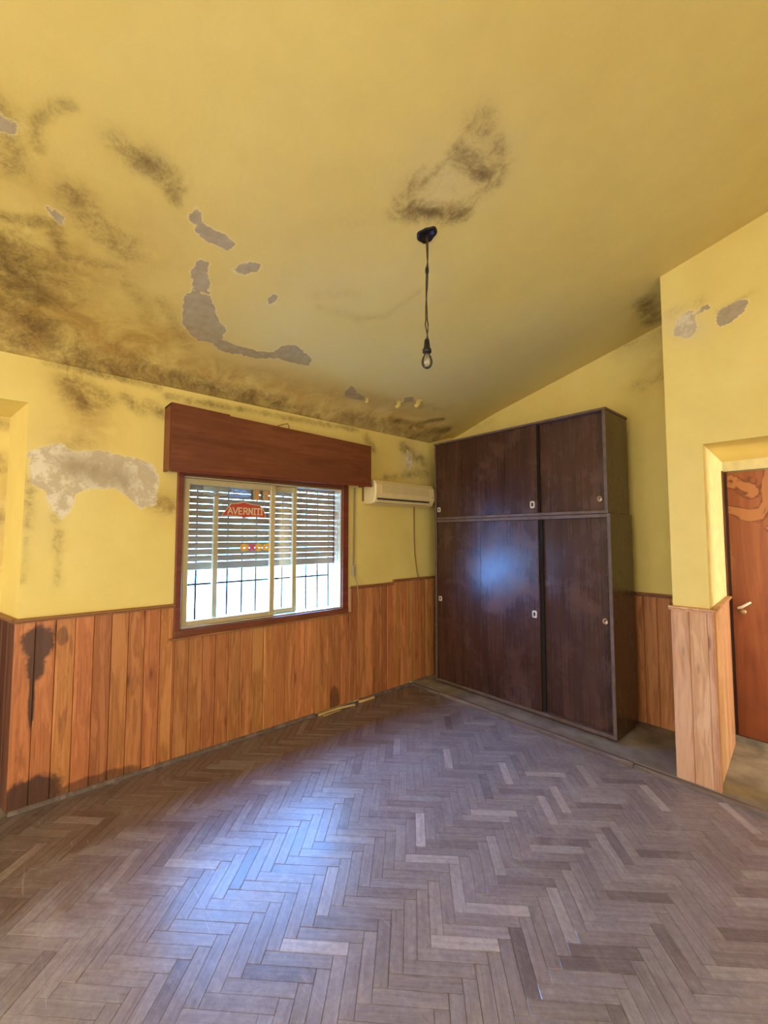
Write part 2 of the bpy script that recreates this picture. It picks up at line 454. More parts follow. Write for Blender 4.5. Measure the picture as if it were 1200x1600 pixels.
# ------------------------------------------------------------------ room dimensions
XW = -3.115          # plaster face of the window wall
XP = -3.10           # face of its boarding
YB = 3.815           # plaster of the wall behind the wardrobe
YP = 3.13            # front of the partition stub
XR, YR = 2.0, -2.8   # unseen walls beside and behind the camera

def ceil_z(x, y):
    s = x + 3.1
    z = 2.645 + .238*s
    k = min(max((y-3.4)/.35, 0), 1)
    if s < .25: z -= .115*(1-max(s, 0)/.25)**2*(1-k)
    t = min(max((y-2.6)/1.2, 0), 1)*min(max(s/.6, 0), 1)
    return z + .035*t*t*(3-2*t)

# ---- damage traced on the surfaces (metres on the surface)
PEEL = [
 [(-1.915,0.533),(-1.870,0.545),(-1.879,0.573),(-1.923,0.585),(-1.938,0.644),(-1.925,0.688),(-1.945,0.750),(-1.990,0.752),(-2.012,0.728),(-2.003,0.654),(-1.988,0.588),(-1.950,0.570),(-1.939,0.544)],
 [(-2.140,0.630),(-2.112,0.647),(-2.123,0.680),(-2.199,0.709),(-2.319,0.757),(-2.331,0.698),(-2.324,0.675),(-2.205,0.634)],
 [(-2.396,0.648),(-2.336,0.685),(-2.330,0.768),(-2.423,0.823),(-2.494,0.872),(-2.550,0.939),(-2.631,0.947),(-2.707,0.900),(-2.722,0.831),(-2.681,0.770),(-2.622,0.707),(-2.503,0.680)],
 [(-2.713,0.902),(-2.652,0.947),(-2.656,1.071),(-2.658,1.182),(-2.614,1.277),(-2.529,1.312),(-2.478,1.384),(-2.511,1.445),(-2.567,1.565),(-2.648,1.581),(-2.666,1.470),(-2.660,1.340),(-2.726,1.213),(-2.735,1.104),(-2.759,0.987)],
 [(-2.100,0.796),(-2.053,0.819),(-2.007,0.863),(-2.006,0.901),(-2.056,0.907),(-2.103,0.862),(-2.121,0.819)],
 [(-2.193,1.042),(-2.149,1.053),(-2.157,1.082),(-2.210,1.092),(-2.230,1.068)],
 [(-1.880,-0.111),(-1.884,-0.070),(-1.892,-0.048),(-1.936,-0.060),(-1.938,-0.077),(-1.956,-0.112)],
 [(-2.183,0.059),(-2.177,0.080),(-2.199,0.102),(-2.228,0.100),(-2.220,0.079)],
 [(-2.824,2.037),(-2.704,2.027),(-2.778,2.141),(-2.806,2.247),(-2.867,2.284),(-2.894,2.171),(-2.881,2.079)],
 [(-2.674,2.584),(-2.621,2.658),(-2.690,2.741),(-2.747,2.654)],
]
MOLD = [
 (-0.986,1.541,-1.083,1.584,0.036,0.55),(-1.083,1.584,-1.213,1.568,0.036,0.50),(-1.293,1.243,-1.201,1.278,0.034,0.40),(-1.269,1.316,-1.113,1.346,0.027,0.50),(-1.411,1.301,-1.407,1.404,0.032,0.40),(-1.176,1.420,-1.145,1.545,0.099,0.30),
 (-0.942,1.340,-1.010,1.552,0.069,0.65),(-1.064,1.371,-1.050,1.537,0.055,0.90),(-1.274,1.272,-1.401,1.320,0.058,0.55),(-1.371,1.368,-1.239,1.592,0.057,0.90),
 (-1.223,1.572,-1.057,1.606,0.049,0.50),(-1.250,1.330,-1.083,1.486,0.175,0.25),(-0.940,1.448,-0.997,1.567,0.039,0.70),
 (-2.544,-0.086,-2.690,-0.052,0.163,1.00),(-2.690,-0.052,-2.731,0.047,0.133,1.00),(-2.910,-0.100,-2.931,0.029,0.126,0.90),(-2.921,0.055,-2.961,0.170,0.127,0.50),(-2.677,-0.098,-2.593,0.041,0.233,0.60),
 (-3.085,0.183,-3.068,0.899,0.074,0.80),(-3.009,0.362,-3.018,0.800,0.084,0.50),(-3.068,0.899,-3.068,1.590,0.067,0.80),(-3.097,1.605,-3.071,2.232,0.073,0.60),(-3.049,2.216,-3.076,3.455,0.069,0.70),(-3.102,3.083,-2.955,3.530,0.059,0.90),(-3.035,-0.099,-3.044,0.302,0.093,0.80),
 (-2.082,0.142,-2.186,0.245,0.090,0.60),(-2.163,0.218,-2.238,0.354,0.092,0.60),(-1.768,0.226,-1.794,0.327,0.059,0.50),(-1.783,0.324,-1.801,0.432,0.067,0.60),(-1.821,0.418,-1.880,0.458,0.038,0.60),
 (-1.939,0.013,-1.844,0.006,0.030,0.50),(-1.844,0.006,-1.772,0.040,0.030,0.50),(-1.772,0.040,-1.728,0.089,0.029,0.50),
 (-2.316,-0.075,-2.253,0.080,0.042,0.60),(-2.285,0.082,-2.415,0.126,0.043,0.60),(-2.415,0.126,-2.365,0.350,0.044,0.50),(-2.406,0.357,-2.659,0.560,0.064,0.35),
 (-2.107,1.336,-2.068,1.599,0.037,0.30),(-2.068,1.599,-1.978,1.738,0.029,0.35),(-1.978,1.738,-1.707,1.783,0.023,0.35),(-2.033,1.267,-1.912,1.478,0.045,0.25),(-1.698,0.966,-1.539,1.188,0.071,0.18),(-1.745,0.958,-1.957,1.040,0.082,0.15),
 (-1.882,-0.091,-2.062,-0.057,0.078,0.50),(-2.950,1.419,-2.915,2.118,0.116,0.25),(-2.845,2.066,-2.671,3.193,0.077,0.35),(-3.022,3.004,-2.837,3.289,0.036,0.90),(-2.987,2.707,-2.986,3.156,0.035,0.80),(-2.953,0.862,-2.950,1.419,0.108,0.30),(-2.488,0.568,-2.804,0.777,0.058,0.40),(-0.964,3.309,-0.996,3.689,0.077,0.80),
]
def cap_field(u, v, caps):
    out = np.zeros_like(u)
    for x1, y1, x2, y2, r, s in caps:
        dx, dy = x2-x1, y2-y1
        L = dx*dx+dy*dy+1e-9
        t = np.clip(((u-x1)*dx+(v-y1)*dy)/L, 0, 1)
        d = np.hypot(u-x1-t*dx, v-y1-t*dy)/r
        out = np.maximum(out, s*np.exp(-(d/1.15)**2))
    return out
def poly_sdf(u, v, polys):
    """positive inside, metres"""
    best = np.full_like(u, -1.0)
    for P in polys:
        d = np.full_like(u, 1e9); ins = np.zeros(u.shape, bool)
        for i in range(len(P)):
            (x1, y1), (x2, y2) = P[i], P[(i+1) % len(P)]
            dx, dy = x2-x1, y2-y1
            t = np.clip(((u-x1)*dx+(v-y1)*dy)/(dx*dx+dy*dy+1e-12), 0, 1)
            d = np.minimum(d, np.hypot(u-x1-t*dx, v-y1-t*dy))
            c = ((y1 > v) != (y2 > v)) & (u < (x2-x1)*(v-y1)/(y2-y1+1e-12)+x1)
            ins ^= c
        best = np.maximum(best, np.where(ins, d, -d))
    return np.clip(best, -0.2, 0.2)
def axis(lo, hi, step, extra=()):
    n = max(1, int(round((hi-lo)/step)))
    a = set(np.round(np.linspace(lo, hi, n+1), 5)) | {round(e, 5) for e in extra}
    return np.array(sorted(a))
def grid_obj(name, us, vs, fn, mat, hole=None, attrs=None, extra=None, kind='structure', parent=None, smooth=False):
    U, V = np.meshgrid(us, vs, indexing='ij')
    nu, nv = U.shape
    verts = [fn(a, b) for a, b in zip(U.ravel(), V.ravel())]
    faces = []
    for i in range(nu-1):
        for j in range(nv-1):
            if hole and hole((us[i]+us[i+1])/2, (vs[j]+vs[j+1])/2): continue
            faces.append((i*nv+j, (i+1)*nv+j, (i+1)*nv+j+1, i*nv+j+1))
    ng = len(verts)
    if extra:
        verts = verts + [tuple(p) for p in extra.v]
        faces = faces + [tuple(k+ng for k in f) for f in extra.f]
    me = bpy.data.meshes.new(name)
    me.from_pydata(verts, [], faces); me.update()
    if smooth: me.polygons.foreach_set('use_smooth', [True]*len(me.polygons))
    for k in ('mold', 'peel', 'pale', 'brown', 'grey'):
        vals = np.full(len(verts), -0.2 if k == 'peel' else 0.0, dtype=np.float32)
        if attrs and k in attrs: vals[:ng] = attrs[k](U, V).ravel()
        at = me.attributes.new(k, 'FLOAT', 'POINT')
        at.data.foreach_set('value', vals)
    me.materials.append(mat)
    o = bpy.data.objects.new(name, me)
    link(o, parent)
    if kind: o['kind'] = kind
    return o

# ------------------------------------------------------------------ ceiling
LX, LY = -1.413, 1.534            # lamp outlet
cx = np.unique(np.concatenate([axis(-3.115, 0.3, 0.0125), axis(0.3, XR+0.05, 0.4)]))
cy = np.unique(np.concatenate([axis(YR-0.05, -0.4, 0.4), axis(-0.4, YB+0.05, 0.0125)]))
ceiling = grid_obj('ceiling', cx, cy, lambda x, y: (x, y, ceil_z(x, y)), M['ceil'], smooth=True,
    attrs=dict(
        mold=lambda u, v: np.maximum(cap_field(u, v, MOLD), 0.0),
        peel=lambda u, v: poly_sdf(u, v, PEEL),
        grey=lambda u, v: np.ones_like(u),
        pale=lambda u, v: np.clip(cap_field(u, v, [(-2.5,2.3,-2.4,2.9,0.55,1.0),(-2.55,1.3,-2.5,2.3,0.4,.9),(-2.0,1.3,-1.8,1.7,0.35,.5),(-1.2,1.4,-1.1,1.45,0.2,.6),(-1.7,3.0,-2.2,3.3,0.5,.6)]), 0, 1),
        brown=lambda u, v: np.clip(cap_field(u, v, [(-2.9,-0.4,-2.9,0.5,0.32,1.0),(-2.98,0.5,-3.0,3.4,0.14,.8),(-2.55,-0.3,-2.5,0.1,0.3,.7),(-2.1,0.1,-2.2,0.35,0.25,.35)]), 0, 1)))

# ------------------------------------------------------------------ window wall
WY0, WY1, WZ0, WZ1 = 0.855, 2.255, 0.835, 1.955   # window opening
RY0, RY1, RZ = -1.0, 0.034, 2.263                 # recess with its own lintel
XRB = -3.46
ex = MB()
for (ya, za, yb, zb) in ((WY0, WZ0, WY1, WZ0), (WY1, WZ0, WY1, WZ1), (WY1, WZ1, WY0, WZ1), (WY0, WZ1, WY0, WZ0)):
    ex.add([(XW, ya, za), (XW, yb, zb), (-3.36, yb, zb), (-3.36, ya, za)], [(0, 1, 2, 3)])
yi, zi = -0.045, 2.235
ex.add([(XW, RY1, 0), (XW, RY1, RZ), (XRB, yi, zi), (XRB, yi, 0)], [(0, 1, 2, 3)])
ex.add([(XW, RY0, RZ), (XW, RY1, RZ), (XRB, yi, zi), (XRB, RY0, zi)], [(0, 1, 2, 3)])
ex.add([(XW, RY0, 0), (XW, RY0, RZ), (XRB, RY0, zi), (XRB, RY0, 0)], [(0, 1, 2, 3)])
# outer skin
for (ya, yb, za, zb) in ((0.0, WY0, 0, 2.7), (WY1, YB+0.1, 0, 2.7), (WY0, WY1, 0, WZ0), (WY0, WY1, WZ1, 2.7)):
    ex.add([(-3.36, ya, za), (-3.36, yb, za), (-3.36, yb, zb), (-3.36, ya, zb)], [(0, 1, 2, 3)])
WPEEL = [[(0.045,1.980),(0.132,2.027),(0.187,2.044),(0.247,2.007),(0.383,2.034),(0.532,2.015),(0.673,1.982),(0.722,1.884),(0.699,1.719),(0.611,1.674),(0.557,1.751),(0.471,1.803),(0.344,1.794),(0.270,1.751),(0.244,1.659),(0.210,1.595),(0.159,1.655),(0.127,1.760),(0.058,1.807)],
         [(3.06,2.40),(3.12,2.36),(3.13,2.25),(3.07,2.20),(3.02,2.27)]]
wy = np.unique(np.concatenate([axis(YR, -0.2, 0.3, (RY0,)), axis(-0.2, YB, 0.0125, (RY1, WY0, WY1))]))
wz = axis(0, 2.725, 0.0125, (RZ, WZ0, WZ1))
wall_left = grid_obj('wall_left', wy, wz, lambda y, z: (XW, y, z), M['wall'], extra=ex,
    hole=lambda y, z: (WY0 < y < WY1 and WZ0 < z < WZ1) or (RY0 < y < RY1 and z < RZ),
    attrs=dict(
        mold=lambda u, v: cap_field(u, v, [(0.24,2.40,0.30,2.32,0.09,.75),(0.30,2.42,0.42,2.36,0.06,.5),(0.50,2.41,0.60,2.33,0.05,.55),(0.64,2.37,0.74,2.33,0.05,.6),(0.185,1.62,0.195,1.42,0.034,.5),(0.195,1.42,0.20,1.22,0.024,.4),(0.06,1.82,0.05,1.55,0.035,.45),(0.05,1.5,0.045,1.25,0.022,.35),(0.79,1.71,0.72,1.73,0.07,.6),(0.20,2.02,0.30,2.08,0.07,.35),(0.75,2.46,2.4,2.50,0.03,.6),(3.00,2.42,3.30,2.30,0.08,.6),(3.05,2.15,3.35,2.18,0.07,.55),(2.75,2.09,3.0,2.12,0.04,.6),(2.5,2.45,2.6,2.35,0.05,.6),(0.1,2.52,0.7,2.51,0.03,.6),(0.28,1.93,0.50,1.87,0.05,.35)]),
        peel=lambda u, v: poly_sdf(u, v, WPEEL),
        grey=lambda u, v: cap_field(u, v, [(0.25,1.93,0.50,1.87,0.07,.9)]),
        pale=lambda u, v: cap_field(u, v, [(0.1,1.7,0.2,1.9,0.25,.4),(3.1,2.3,3.1,2.2,0.15,.6)]),
        brown=lambda u, v: cap_field(u, v, [(0.26,2.4,0.34,2.2,0.12,.7),(0.2,2.1,0.35,2.1,0.08,.5),(0.79,1.7,0.74,1.72,0.09,.7),(3.1,2.4,3.35,2.2,0.1,.5)])))

grid_obj('wall_recess', axis(RY0, yi, 0.02), axis(0, zi, 0.02), lambda y, z: (XRB, y, z), M['wall'],
    attrs=dict(mold=lambda u, v: cap_field(u, v, [(-0.12,2.0,-0.09,1.93,0.05,.6),(-0.2,1.72,-0.08,1.62,0.06,.7),(-0.2,2.12,-0.05,2.2,0.05,.4)]),
               pale=lambda u, v: cap_field(u, v, [(-0.2,1.72,-0.06,1.62,0.1,.7)]),
               brown=lambda u, v: cap_field(u, v, [(-0.3,2.2,-0.05,2.2,0.12,.5),(-0.06,0.3,-0.05,2.0,0.04,.5)])))

# ------------------------------------------------------------------ wall behind the wardrobe, partition stub, passage
bx = axis(-3.36, -0.7, 0.05); bz = axis(0, 3.4, 0.05)
wall_back = grid_obj('wall_back', bx, bz, lambda x, z: (x, YB, z), M['wall'],
    attrs=dict(mold=lambda u, v: cap_field(u, v, [(-1.2,2.75,-1.12,2.73,0.05,.5),(-1.03,2.76,-0.98,2.78,0.04,.5),(-1.3,3.1,-0.95,3.15,0.08,.35),(-2.8,2.7,-2.6,2.75,0.05,.4)]),
               brown=lambda u, v: cap_field(u, v, [(-1.0,3.1,-1.0,2.7,0.12,.4)])))
SX0, SX1, SXB, OZ, YD = -0.81, -0.622, -0.680, 2.06, 3.95   # stub left, jamb front/back, opening head, door plane
OXR = 0.35  # unseen side, drawn in to hide the passage lamp from the panes
ex = MB()
ex.add([(SX1, YP, OZ), (XR, YP, OZ), (XR, YD+0.1, OZ), (SXB-0.01, YD+0.1, OZ)], [(0, 1, 2, 3)])                       # low ceiling of passage
ex.add([(SX0, YP, 0), (SX0, YB+0.02, 0), (SX0, YB+0.02, 3.5), (SX0, YP, 3.5)], [(0, 1, 2, 3)])           # stub left face
ex.add([(OXR, YP, 0), (OXR, 3.47, 0), (OXR, 3.47, OZ), (OXR, YP, OZ)], [(0, 1, 2, 3)])  # unseen wall return, thickened so that it shades the front of the jamb
ex.add([(OXR, 3.47, 0), (XR, 3.47, 0), (XR, 3.47, OZ), (OXR, 3.47, OZ)], [(0, 1, 2, 3)])
px = np.unique(np.concatenate([axis(SX0, 0.1, 0.0125, (SX1,)), axis(0.1, XR, 0.3, (OXR,))]))
pz = np.unique(np.concatenate([axis(0, 2.6, 0.2, (OZ,)), axis(2.6, 3.1, 0.0125), axis(3.1, 3.95, 0.2)]))
wall_right = grid_obj('wall_right', px, pz, lambda x, z: (x, YP, z), M['wall'], extra=ex,
    hole=lambda x, z: SX1 < x < OXR and z < OZ,
    attrs=dict(peel=lambda u, v: poly_sdf(u, v, [[(-0.524,2.851),(-0.478,2.868),(-0.405,2.875),(-0.383,2.858),(-0.408,2.792),(-0.452,2.763),(-0.513,2.752),(-0.533,2.783)],[(-0.740,2.86),(-0.711,2.90),(-0.64,2.91),(-0.628,2.780),(-0.669,2.734),(-0.705,2.770),(-0.75,2.780)],[(-0.63,2.90),(-0.57,2.905),(-0.56,2.89),(-0.62,2.875)]]),
               grey=lambda u, v: np.where(u > -0.6, 1.0, 0.25),
               mold=lambda u, v: cap_field(u, v, [(-0.75,2.92,-0.6,2.95,0.05,.35),(-0.7,2.8,-0.66,2.8,0.04,.5),(-0.52,2.85,-0.36,2.90,0.015,.5)]),
               pale=lambda u, v: cap_field(u, v, [(-0.75,2.9,-0.65,2.8,0.09,.7)])))
MB().hexa([(SX1-0.03, YP+0.0005, 0), (SX1, YP+0.0005, 0), (SXB, YD, 0), (SXB-0.03, YD, 0), (SX1-0.03, YP+0.0005, OZ), (SX1, YP+0.0005, OZ), (SXB, YD, OZ), (SXB-0.03, YD, OZ)]).build('trim_6', M['jamb_lit_tone'], kind='structure')   # plastered jamb, its yellow made paler to stand for the strong light
# door wall at the back of the passage: header above the door and wall right of it
m = MB()
m.box(SXB-0.02, XR, YD+0.05, YD+0.09, 1.985, 2.10)
m.box(0.17, XR, YD+0.05, YD+0.09, 0, 1.985)
m.box(-0.76, SXB, YD-0.02, YD+0.09, 0, 2.10)
m.box(-0.80, XR, YD+0.09, YD+0.13, 0, 2.15)
m.build('wall_passage', M['pale_paint'], kind='structure')
# unseen walls beside and behind the camera, with openings shut by added panels
def holed_wall(name, along, c, a0, a1, ztop, ho):
    mb = MB()
    h0, h1, z0, z1 = ho
    for (p, q, zA, zB) in ((a0, h0, 0, ztop), (h1, a1, 0, ztop), (h0, h1, 0, z0), (h0, h1, z1, ztop)):
        if q-p < 1e-6 or zB-zA < 1e-6: continue
        if along == 'x': mb.box(p, q, c-0.1, c, zA, zB)
        else: mb.box(c, c+0.1, p, q, zA, zB)
    return mb.build(name, M['yellow_plain'], kind='structure')
holed_wall('wall_rear', 'x', YR, -3.6, XR+0.1, 3.95, (-2.45, 1.25, 0.05, 2.5))
holed_wall('wall_side', 'y', XR, YR, YP, 3.95, (-1.85, 0.85, 0.05, 2.4))
MB().box(-2.45, 1.25, YR-0.07, YR-0.05, 0.05, 2.5).build('sky_block_rear', M['white_out'], kind='structure')   # opaque panel added behind each fill lamp to shut out the sky
MB().box(XR+0.05, XR+0.07, -1.85, 0.85, 0.05, 2.4).build('sky_block_side', M['white_out'], kind='structure')
MB().box(XR, XR+0.1, YP, YD+0.13, 0, 2.2).build('wall_passage_end', M['white_out'], kind='structure')
MB().box(-3.6, -3.46, YR-0.1, RY0+0.02, 0, 2.7).build('wall_left_outer', M['white_out'], kind='structure')

# ------------------------------------------------------------------ floor: herringbone parquet at 45 degrees to the walls
floor = MB().box(-3.5, XR+0.1, YR, YP-0.04, -0.05, -0.012).build('floor', M['sub'], kind='structure')
tw, K, OFF = 0.05, 10, -1.567
S2 = math.sqrt(0.5)
def uv2w(u, v): return ((u-v)*S2, (u+v)*S2)
def clip_poly(P, fn):
    out = []
    for i in range(len(P)):
        a, b = P[i], P[(i+1) % len(P)]
        fa, fb = fn(a), fn(b)
        if fa >= 0: out.append(a)
        if (fa >= 0) != (fb >= 0):
            t = fa/(fa-fb); out.append((a[0]+(b[0]-a[0])*t, a[1]+(b[1]-a[1])*t))
    return out
FX0, FX1, FY0, FY1 = -3.098, XR, YR, 3.072
cyw, syw, cp, sp = math.cos(YAW), math.sin(YAW), math.cos(PITCH), math.sin(PITCH)
def project(x, y, z=0.0):
    f0 = -syw*x+cyw*y; r0 = cyw*x+syw*y; zz = z-CAM_H
    dep = f0*cp+zz*sp; up = -f0*sp+zz*cp
    if dep < 0.05: return None
    return 600+F_PX*r0/dep, 800-F_PX*up/dep
blocks = []
g = 0.0006
for iv in range(-90, 120):
    for iu in range(-90, 120):
        k = (iu-iv) % K
        if k == 0: u0, u1, v0, v1, gr = iu, iu+5, iv, iv+1, 0      # lying along u
        elif k == 9: u0, u1, v0, v1, gr = iu, iu+1, iv, iv+5, 1    # lying along v
        else: continue
        u0, u1, v0, v1 = u0*tw+g+OFF/2, u1*tw-g+OFF/2, v0*tw+g-OFF/2, v1*tw-g-OFF/2
        P = [uv2w(*q) for q in ((u0, v0), (u1, v0), (u1, v1), (u0, v1))]
        if max(p[0] for p in P) < FX0 or min(p[0] for p in P) > FX1 or max(p[1] for p in P) < FY0 or min(p[1] for p in P) > FY1: continue
        for fn in (lambda p: p[0]-FX0, lambda p: FX1-p[0], lambda p: p[1]-FY0, lambda p: FY1-p[1]):
            if P: P = clip_poly(P, fn)
        if len(P) < 3: continue
        A = abs(sum(P[i][0]*P[(i+1) % len(P)][1]-P[(i+1) % len(P)][0]*P[i][1] for i in range(len(P))))/2
        if A < 2e-5: continue
        pr = [project(*p) for p in P]
        area_px = 0.0
        if all(pr):
            c0, c1 = sum(p[0] for p in pr)/len(pr), sum(p[1] for p in pr)/len(pr)
            if 0 < c0 < 1200 and 0 < c1 < 1600:
                area_px = abs(sum(pr[i][0]*pr[(i+1) % len(pr)][1]-pr[(i+1) % len(pr)][0]*pr[i][1] for i in range(len(pr))))/2
        blocks.append((area_px, P, gr))
blocks.sort(key=lambda b: -b[0])
def block_geo(P, rz, tl):
    n = len(P); cxm = sum(p[0] for p in P)/n; cym = sum(p[1] for p in P)/n
    b = 0.0012
    top = []
    for x, y in P:
        d = math.hypot(x-cxm, y-cym)
        top.append((x-(x-cxm)/d*b*1.4, y-(y-cym)/d*b*1.4, rz+(x-cxm)*tl[0]+(y-cym)*tl[1]))
    low = [(x, y, rz-0.0012+(x-cxm)*tl[0]+(y-cym)*tl[1]) for x, y in P]
    bot = [(x, y, -0.012) for x, y in P]
    vs = top+low+bot
    fs = [tuple(range(n))]
    for i in range(n):
        j = (i+1) % n
        fs += [(i, n+i, n+j, j), (n+i, 2*n+i, 2*n+j, n+j)]
    return vs, fs
def add_attr(me, name, vals):
    a = me.attributes.new(name, 'FLOAT', 'FACE'); a.data.foreach_set('value', np.array(vals, dtype=np.float32))
rest = MB(); rt, rg = [], []
for i, (ap, P, gr) in enumerate(blocks):
    ar = sum(P[k][0]*P[(k+1) % len(P)][1]-P[(k+1) % len(P)][0]*P[k][1] for k in range(len(P)))
    if ar < 0: P = P[::-1]
    vs, fs = block_geo(P, random.uniform(-0.0006, 0.0006), (random.uniform(-.004, .004), random.uniform(-.004, .004)))
    tint = min(1, max(0, random.gauss(0.5, 0.2)))
    if random.random() < 0.05: tint = random.uniform(0.9, 1.0)
    if random.random() < 0.05: tint = random.uniform(0.0, 0.15)
    if i < 299 and ap > 0:
        me = bpy.data.meshes.new('parquet_block'); me.from_pydata(vs, [], fs); me.update()
        add_attr(me, 'tint', [tint]*len(fs)); add_attr(me, 'grain', [gr]*len(fs))
        me.materials.append(M['parquet'])
        link(bpy.data.objects.new('parquet_block', me), floor)
    else:
        rest.add(vs, fs); rt += [tint]*len(fs); rg += [gr]*len(fs)
me = bpy.data.meshes.new('parquet_field'); me.from_pydata(rest.v, [], rest.f); me.update()
add_attr(me, 'tint', rt); add_attr(me, 'grain', rg); me.materials.append(M['parquet'])
ro = link(bpy.data.objects.new('parquet_field', me), floor); ro['kind'] = 'stuff'
MB().box(XRB, FX0-0.002, RY0, RY1, -0.011, -0.001).build('floor_recess', M['concrete'], kind='structure')
# raised concrete floor of the niche and the passage, with a worn wooden edging in three lengths
fn_ = MB().box(-3.3, XR+0.1, YP-0.02, YD+0.6, -0.05, 0.026).build('floor_niche', M['concrete'], kind='structure')
xs = [-3.098, -2.72, -1.05, -0.2, 0.9, XR]
for i in range(len(xs)-1):
    MB().rbox(xs[i]+0.002, xs[i+1]-0.002, 3.074+0.003*(i % 2), YP-0.021, -0.03, 0.024+0.004*((i*3) % 2), 0.005).build('edging_strip', M['edging'], fn_)

# ------------------------------------------------------------------ boarding on the walls
def plank(parent, mat, axis_, face, a0, a1, z0, z1, out=1, th=0.013, c=0.0045, z0b=None):
    """one vertical tongue-and-groove board; axis_ 'y' = board face looks along x, 'x' = looks along y"""
    fx, bk = face, face-out*th
    poly = [(a0+0.0006, bk), (a1-0.0006, bk), (a1-0.0006, fx-out*c), (a1-c, fx), (a0+c, fx), (a0+0.0006, fx-out*c)]
    fn = (lambda u, v, w: (v, u, w)) if axis_ == 'y' else (lambda u, v, w: (u, v, w))
    mb = MB().prism(poly, fn, z0, z1)
    return mb.build('plank', mat, parent)
t1 = empty('trim_1', (XP, 1.6, 0)); t1['kind'] = 'structure'
edges = [0.022 + 0.0915*i for i in range(0, 37)]
edges = [e for e in edges if e < 3.36] + [3.42, 3.51, 3.60, 3.69, 3.795]
for a0, a1 in zip(edges[:-1], edges[1:]):
    w = random.uniform(-0.003, 0.003)
    zt = 1.022 if a1 < 2.8 else 1.048
    zb = 0.012 + random.choice((0, 0, 0.004, 0.008))
    if a1 > 3.11: zb = 0.03
    segs = [(a0, a1, zt)]
    if a1 > 0.835 and a0 < 2.285:
        segs = []
        if a0 < 0.835: segs.append((a0, 0.835, zt))
        if a1 > 2.285: segs.append((2.285, a1, zt))
        lo, hi = max(a0, 0.835), min(a1, 2.285)
        segs.append((lo, hi, 0.812))
    for lo, hi, zz in segs:
        if hi-lo > 0.004: plank(t1, M['pine'], 'y', XP + random.uniform(-0.0015, 0.0015), lo, hi, zb, zz)
def cap(parent, p0, p1, z0, z1, out_dir, mat, name='cap_moulding', back=0.015, proud=0.017):
    """moulded rail from p0 to p1 (plan points on the board face), profile sticks out along out_dir"""
    d = Vector((p1[0]-p0[0], p1[1]-p0[1], 0)); L = d.length; d.normalize()
    n = Vector((out_dir[0], out_dir[1], 0))
    h = z1-z0
    prof = [(-back, 0), (proud*0.45, 0), (proud*0.55, h*0.35), (proud, h*0.55), (proud, h*0.85), (proud*0.7, h), (-back, h)]
    fn = lambda u, v, w: tuple(Vector((p0[0], p0[1], z0)) + d*w + n*u + Vector((0, 0, v)))
    return MB().prism(prof, fn, 0, L).build(name, mat, parent)
cap(t1, (XP, 0.02), (XP, 0.835), 1.018, 1.042, (1, 0), M['cap'])
cap(t1, (XP, 2.33), (XP, 2.845), 1.018, 1.044, (1, 0), M['cap'])
cap(t1, (XP, 2.845), (XP, 3.78), 1.044, 1.070, (1, 0), M['cap'])
# dark board on the splayed recess side and back
t2 = empty('trim_2', (-3.3, 0, 0)); t2['kind'] = 'structure'
sp_d = Vector((XRB-XW, yi-RY1, 0)).normalized(); sp_n = Vector((sp_d.y, -sp_d.x, 0))
if sp_n.y > 0: sp_n = -sp_n
Lr = (Vector((XRB, yi, 0))-Vector((XW, RY1, 0))).length
for k in range(3):
    a0, a1 = 0.004+k*Lr/3, (k+1)*Lr/3-0.002
    base = Vector((XW, RY1, 0))
    fn = lambda u, v, w: tuple(base + sp_d*u + sp_n*v + Vector((0, 0, w)))
    MB().prism([(a0, 0), (a1, 0), (a1, 0.010), (a1-0.004, 0.014), (a0+0.004, 0.014), (a0, 0.010)], fn, 0.01, 1.02).build('plank', M['pine_dark'], t2)
cap(t2, (XW+sp_n.x*0.014, RY1+sp_n.y*0.014), (XRB+sp_n.x*0.014, yi+sp_n.y*0.014), 1.018, 1.042, sp_n[:2], M['cap'], back=0.013)
for k in range(10):
    plank(t2, M['pine_dark'], 'y', XRB+0.014, -0.96+k*0.0895, -0.96+(k+1)*0.0895, 0.01, 1.02)
cap(t2, (XRB+0.014, -0.98), (XRB+0.014, -0.07), 1.018, 1.042, (1, 0), M['cap'])
# boarding behind and beside the wardrobe
t3 = empty('trim_3', (-1.9, 3.80, 0)); t3['kind'] = 'structure'
xe = [-1.66+0.0945*i for i in range(10)]
for a0, a1 in zip(xe[:-1], xe[1:]):
    if a1 < SX0-0.01: plank(t3, M['pine'], 'x', 3.800, a0, a1, 0.03, 1.03, out=-1)
    elif a0 < SX0-0.03: plank(t3, M['pine'], 'x', 3.800, a0, SX0-0.016, 0.03, 1.03, out=-1)
cap(t3, (-1.66, 3.80), (SX0-0.016, 3.80), 1.022, 1.050, (0, -1), M['cap'])
for k in range(7):
    plank(t3, M['pine'], 'y', SX0-0.014, YP+0.003+k*0.094, YP+(k+1)*0.094, 0.03, 1.045, out=-1)
cap(t3, (SX0-0.014, YP-0.01), (SX0-0.014, 3.79), 1.04, 1.068, (-1, 0), M['cap'])
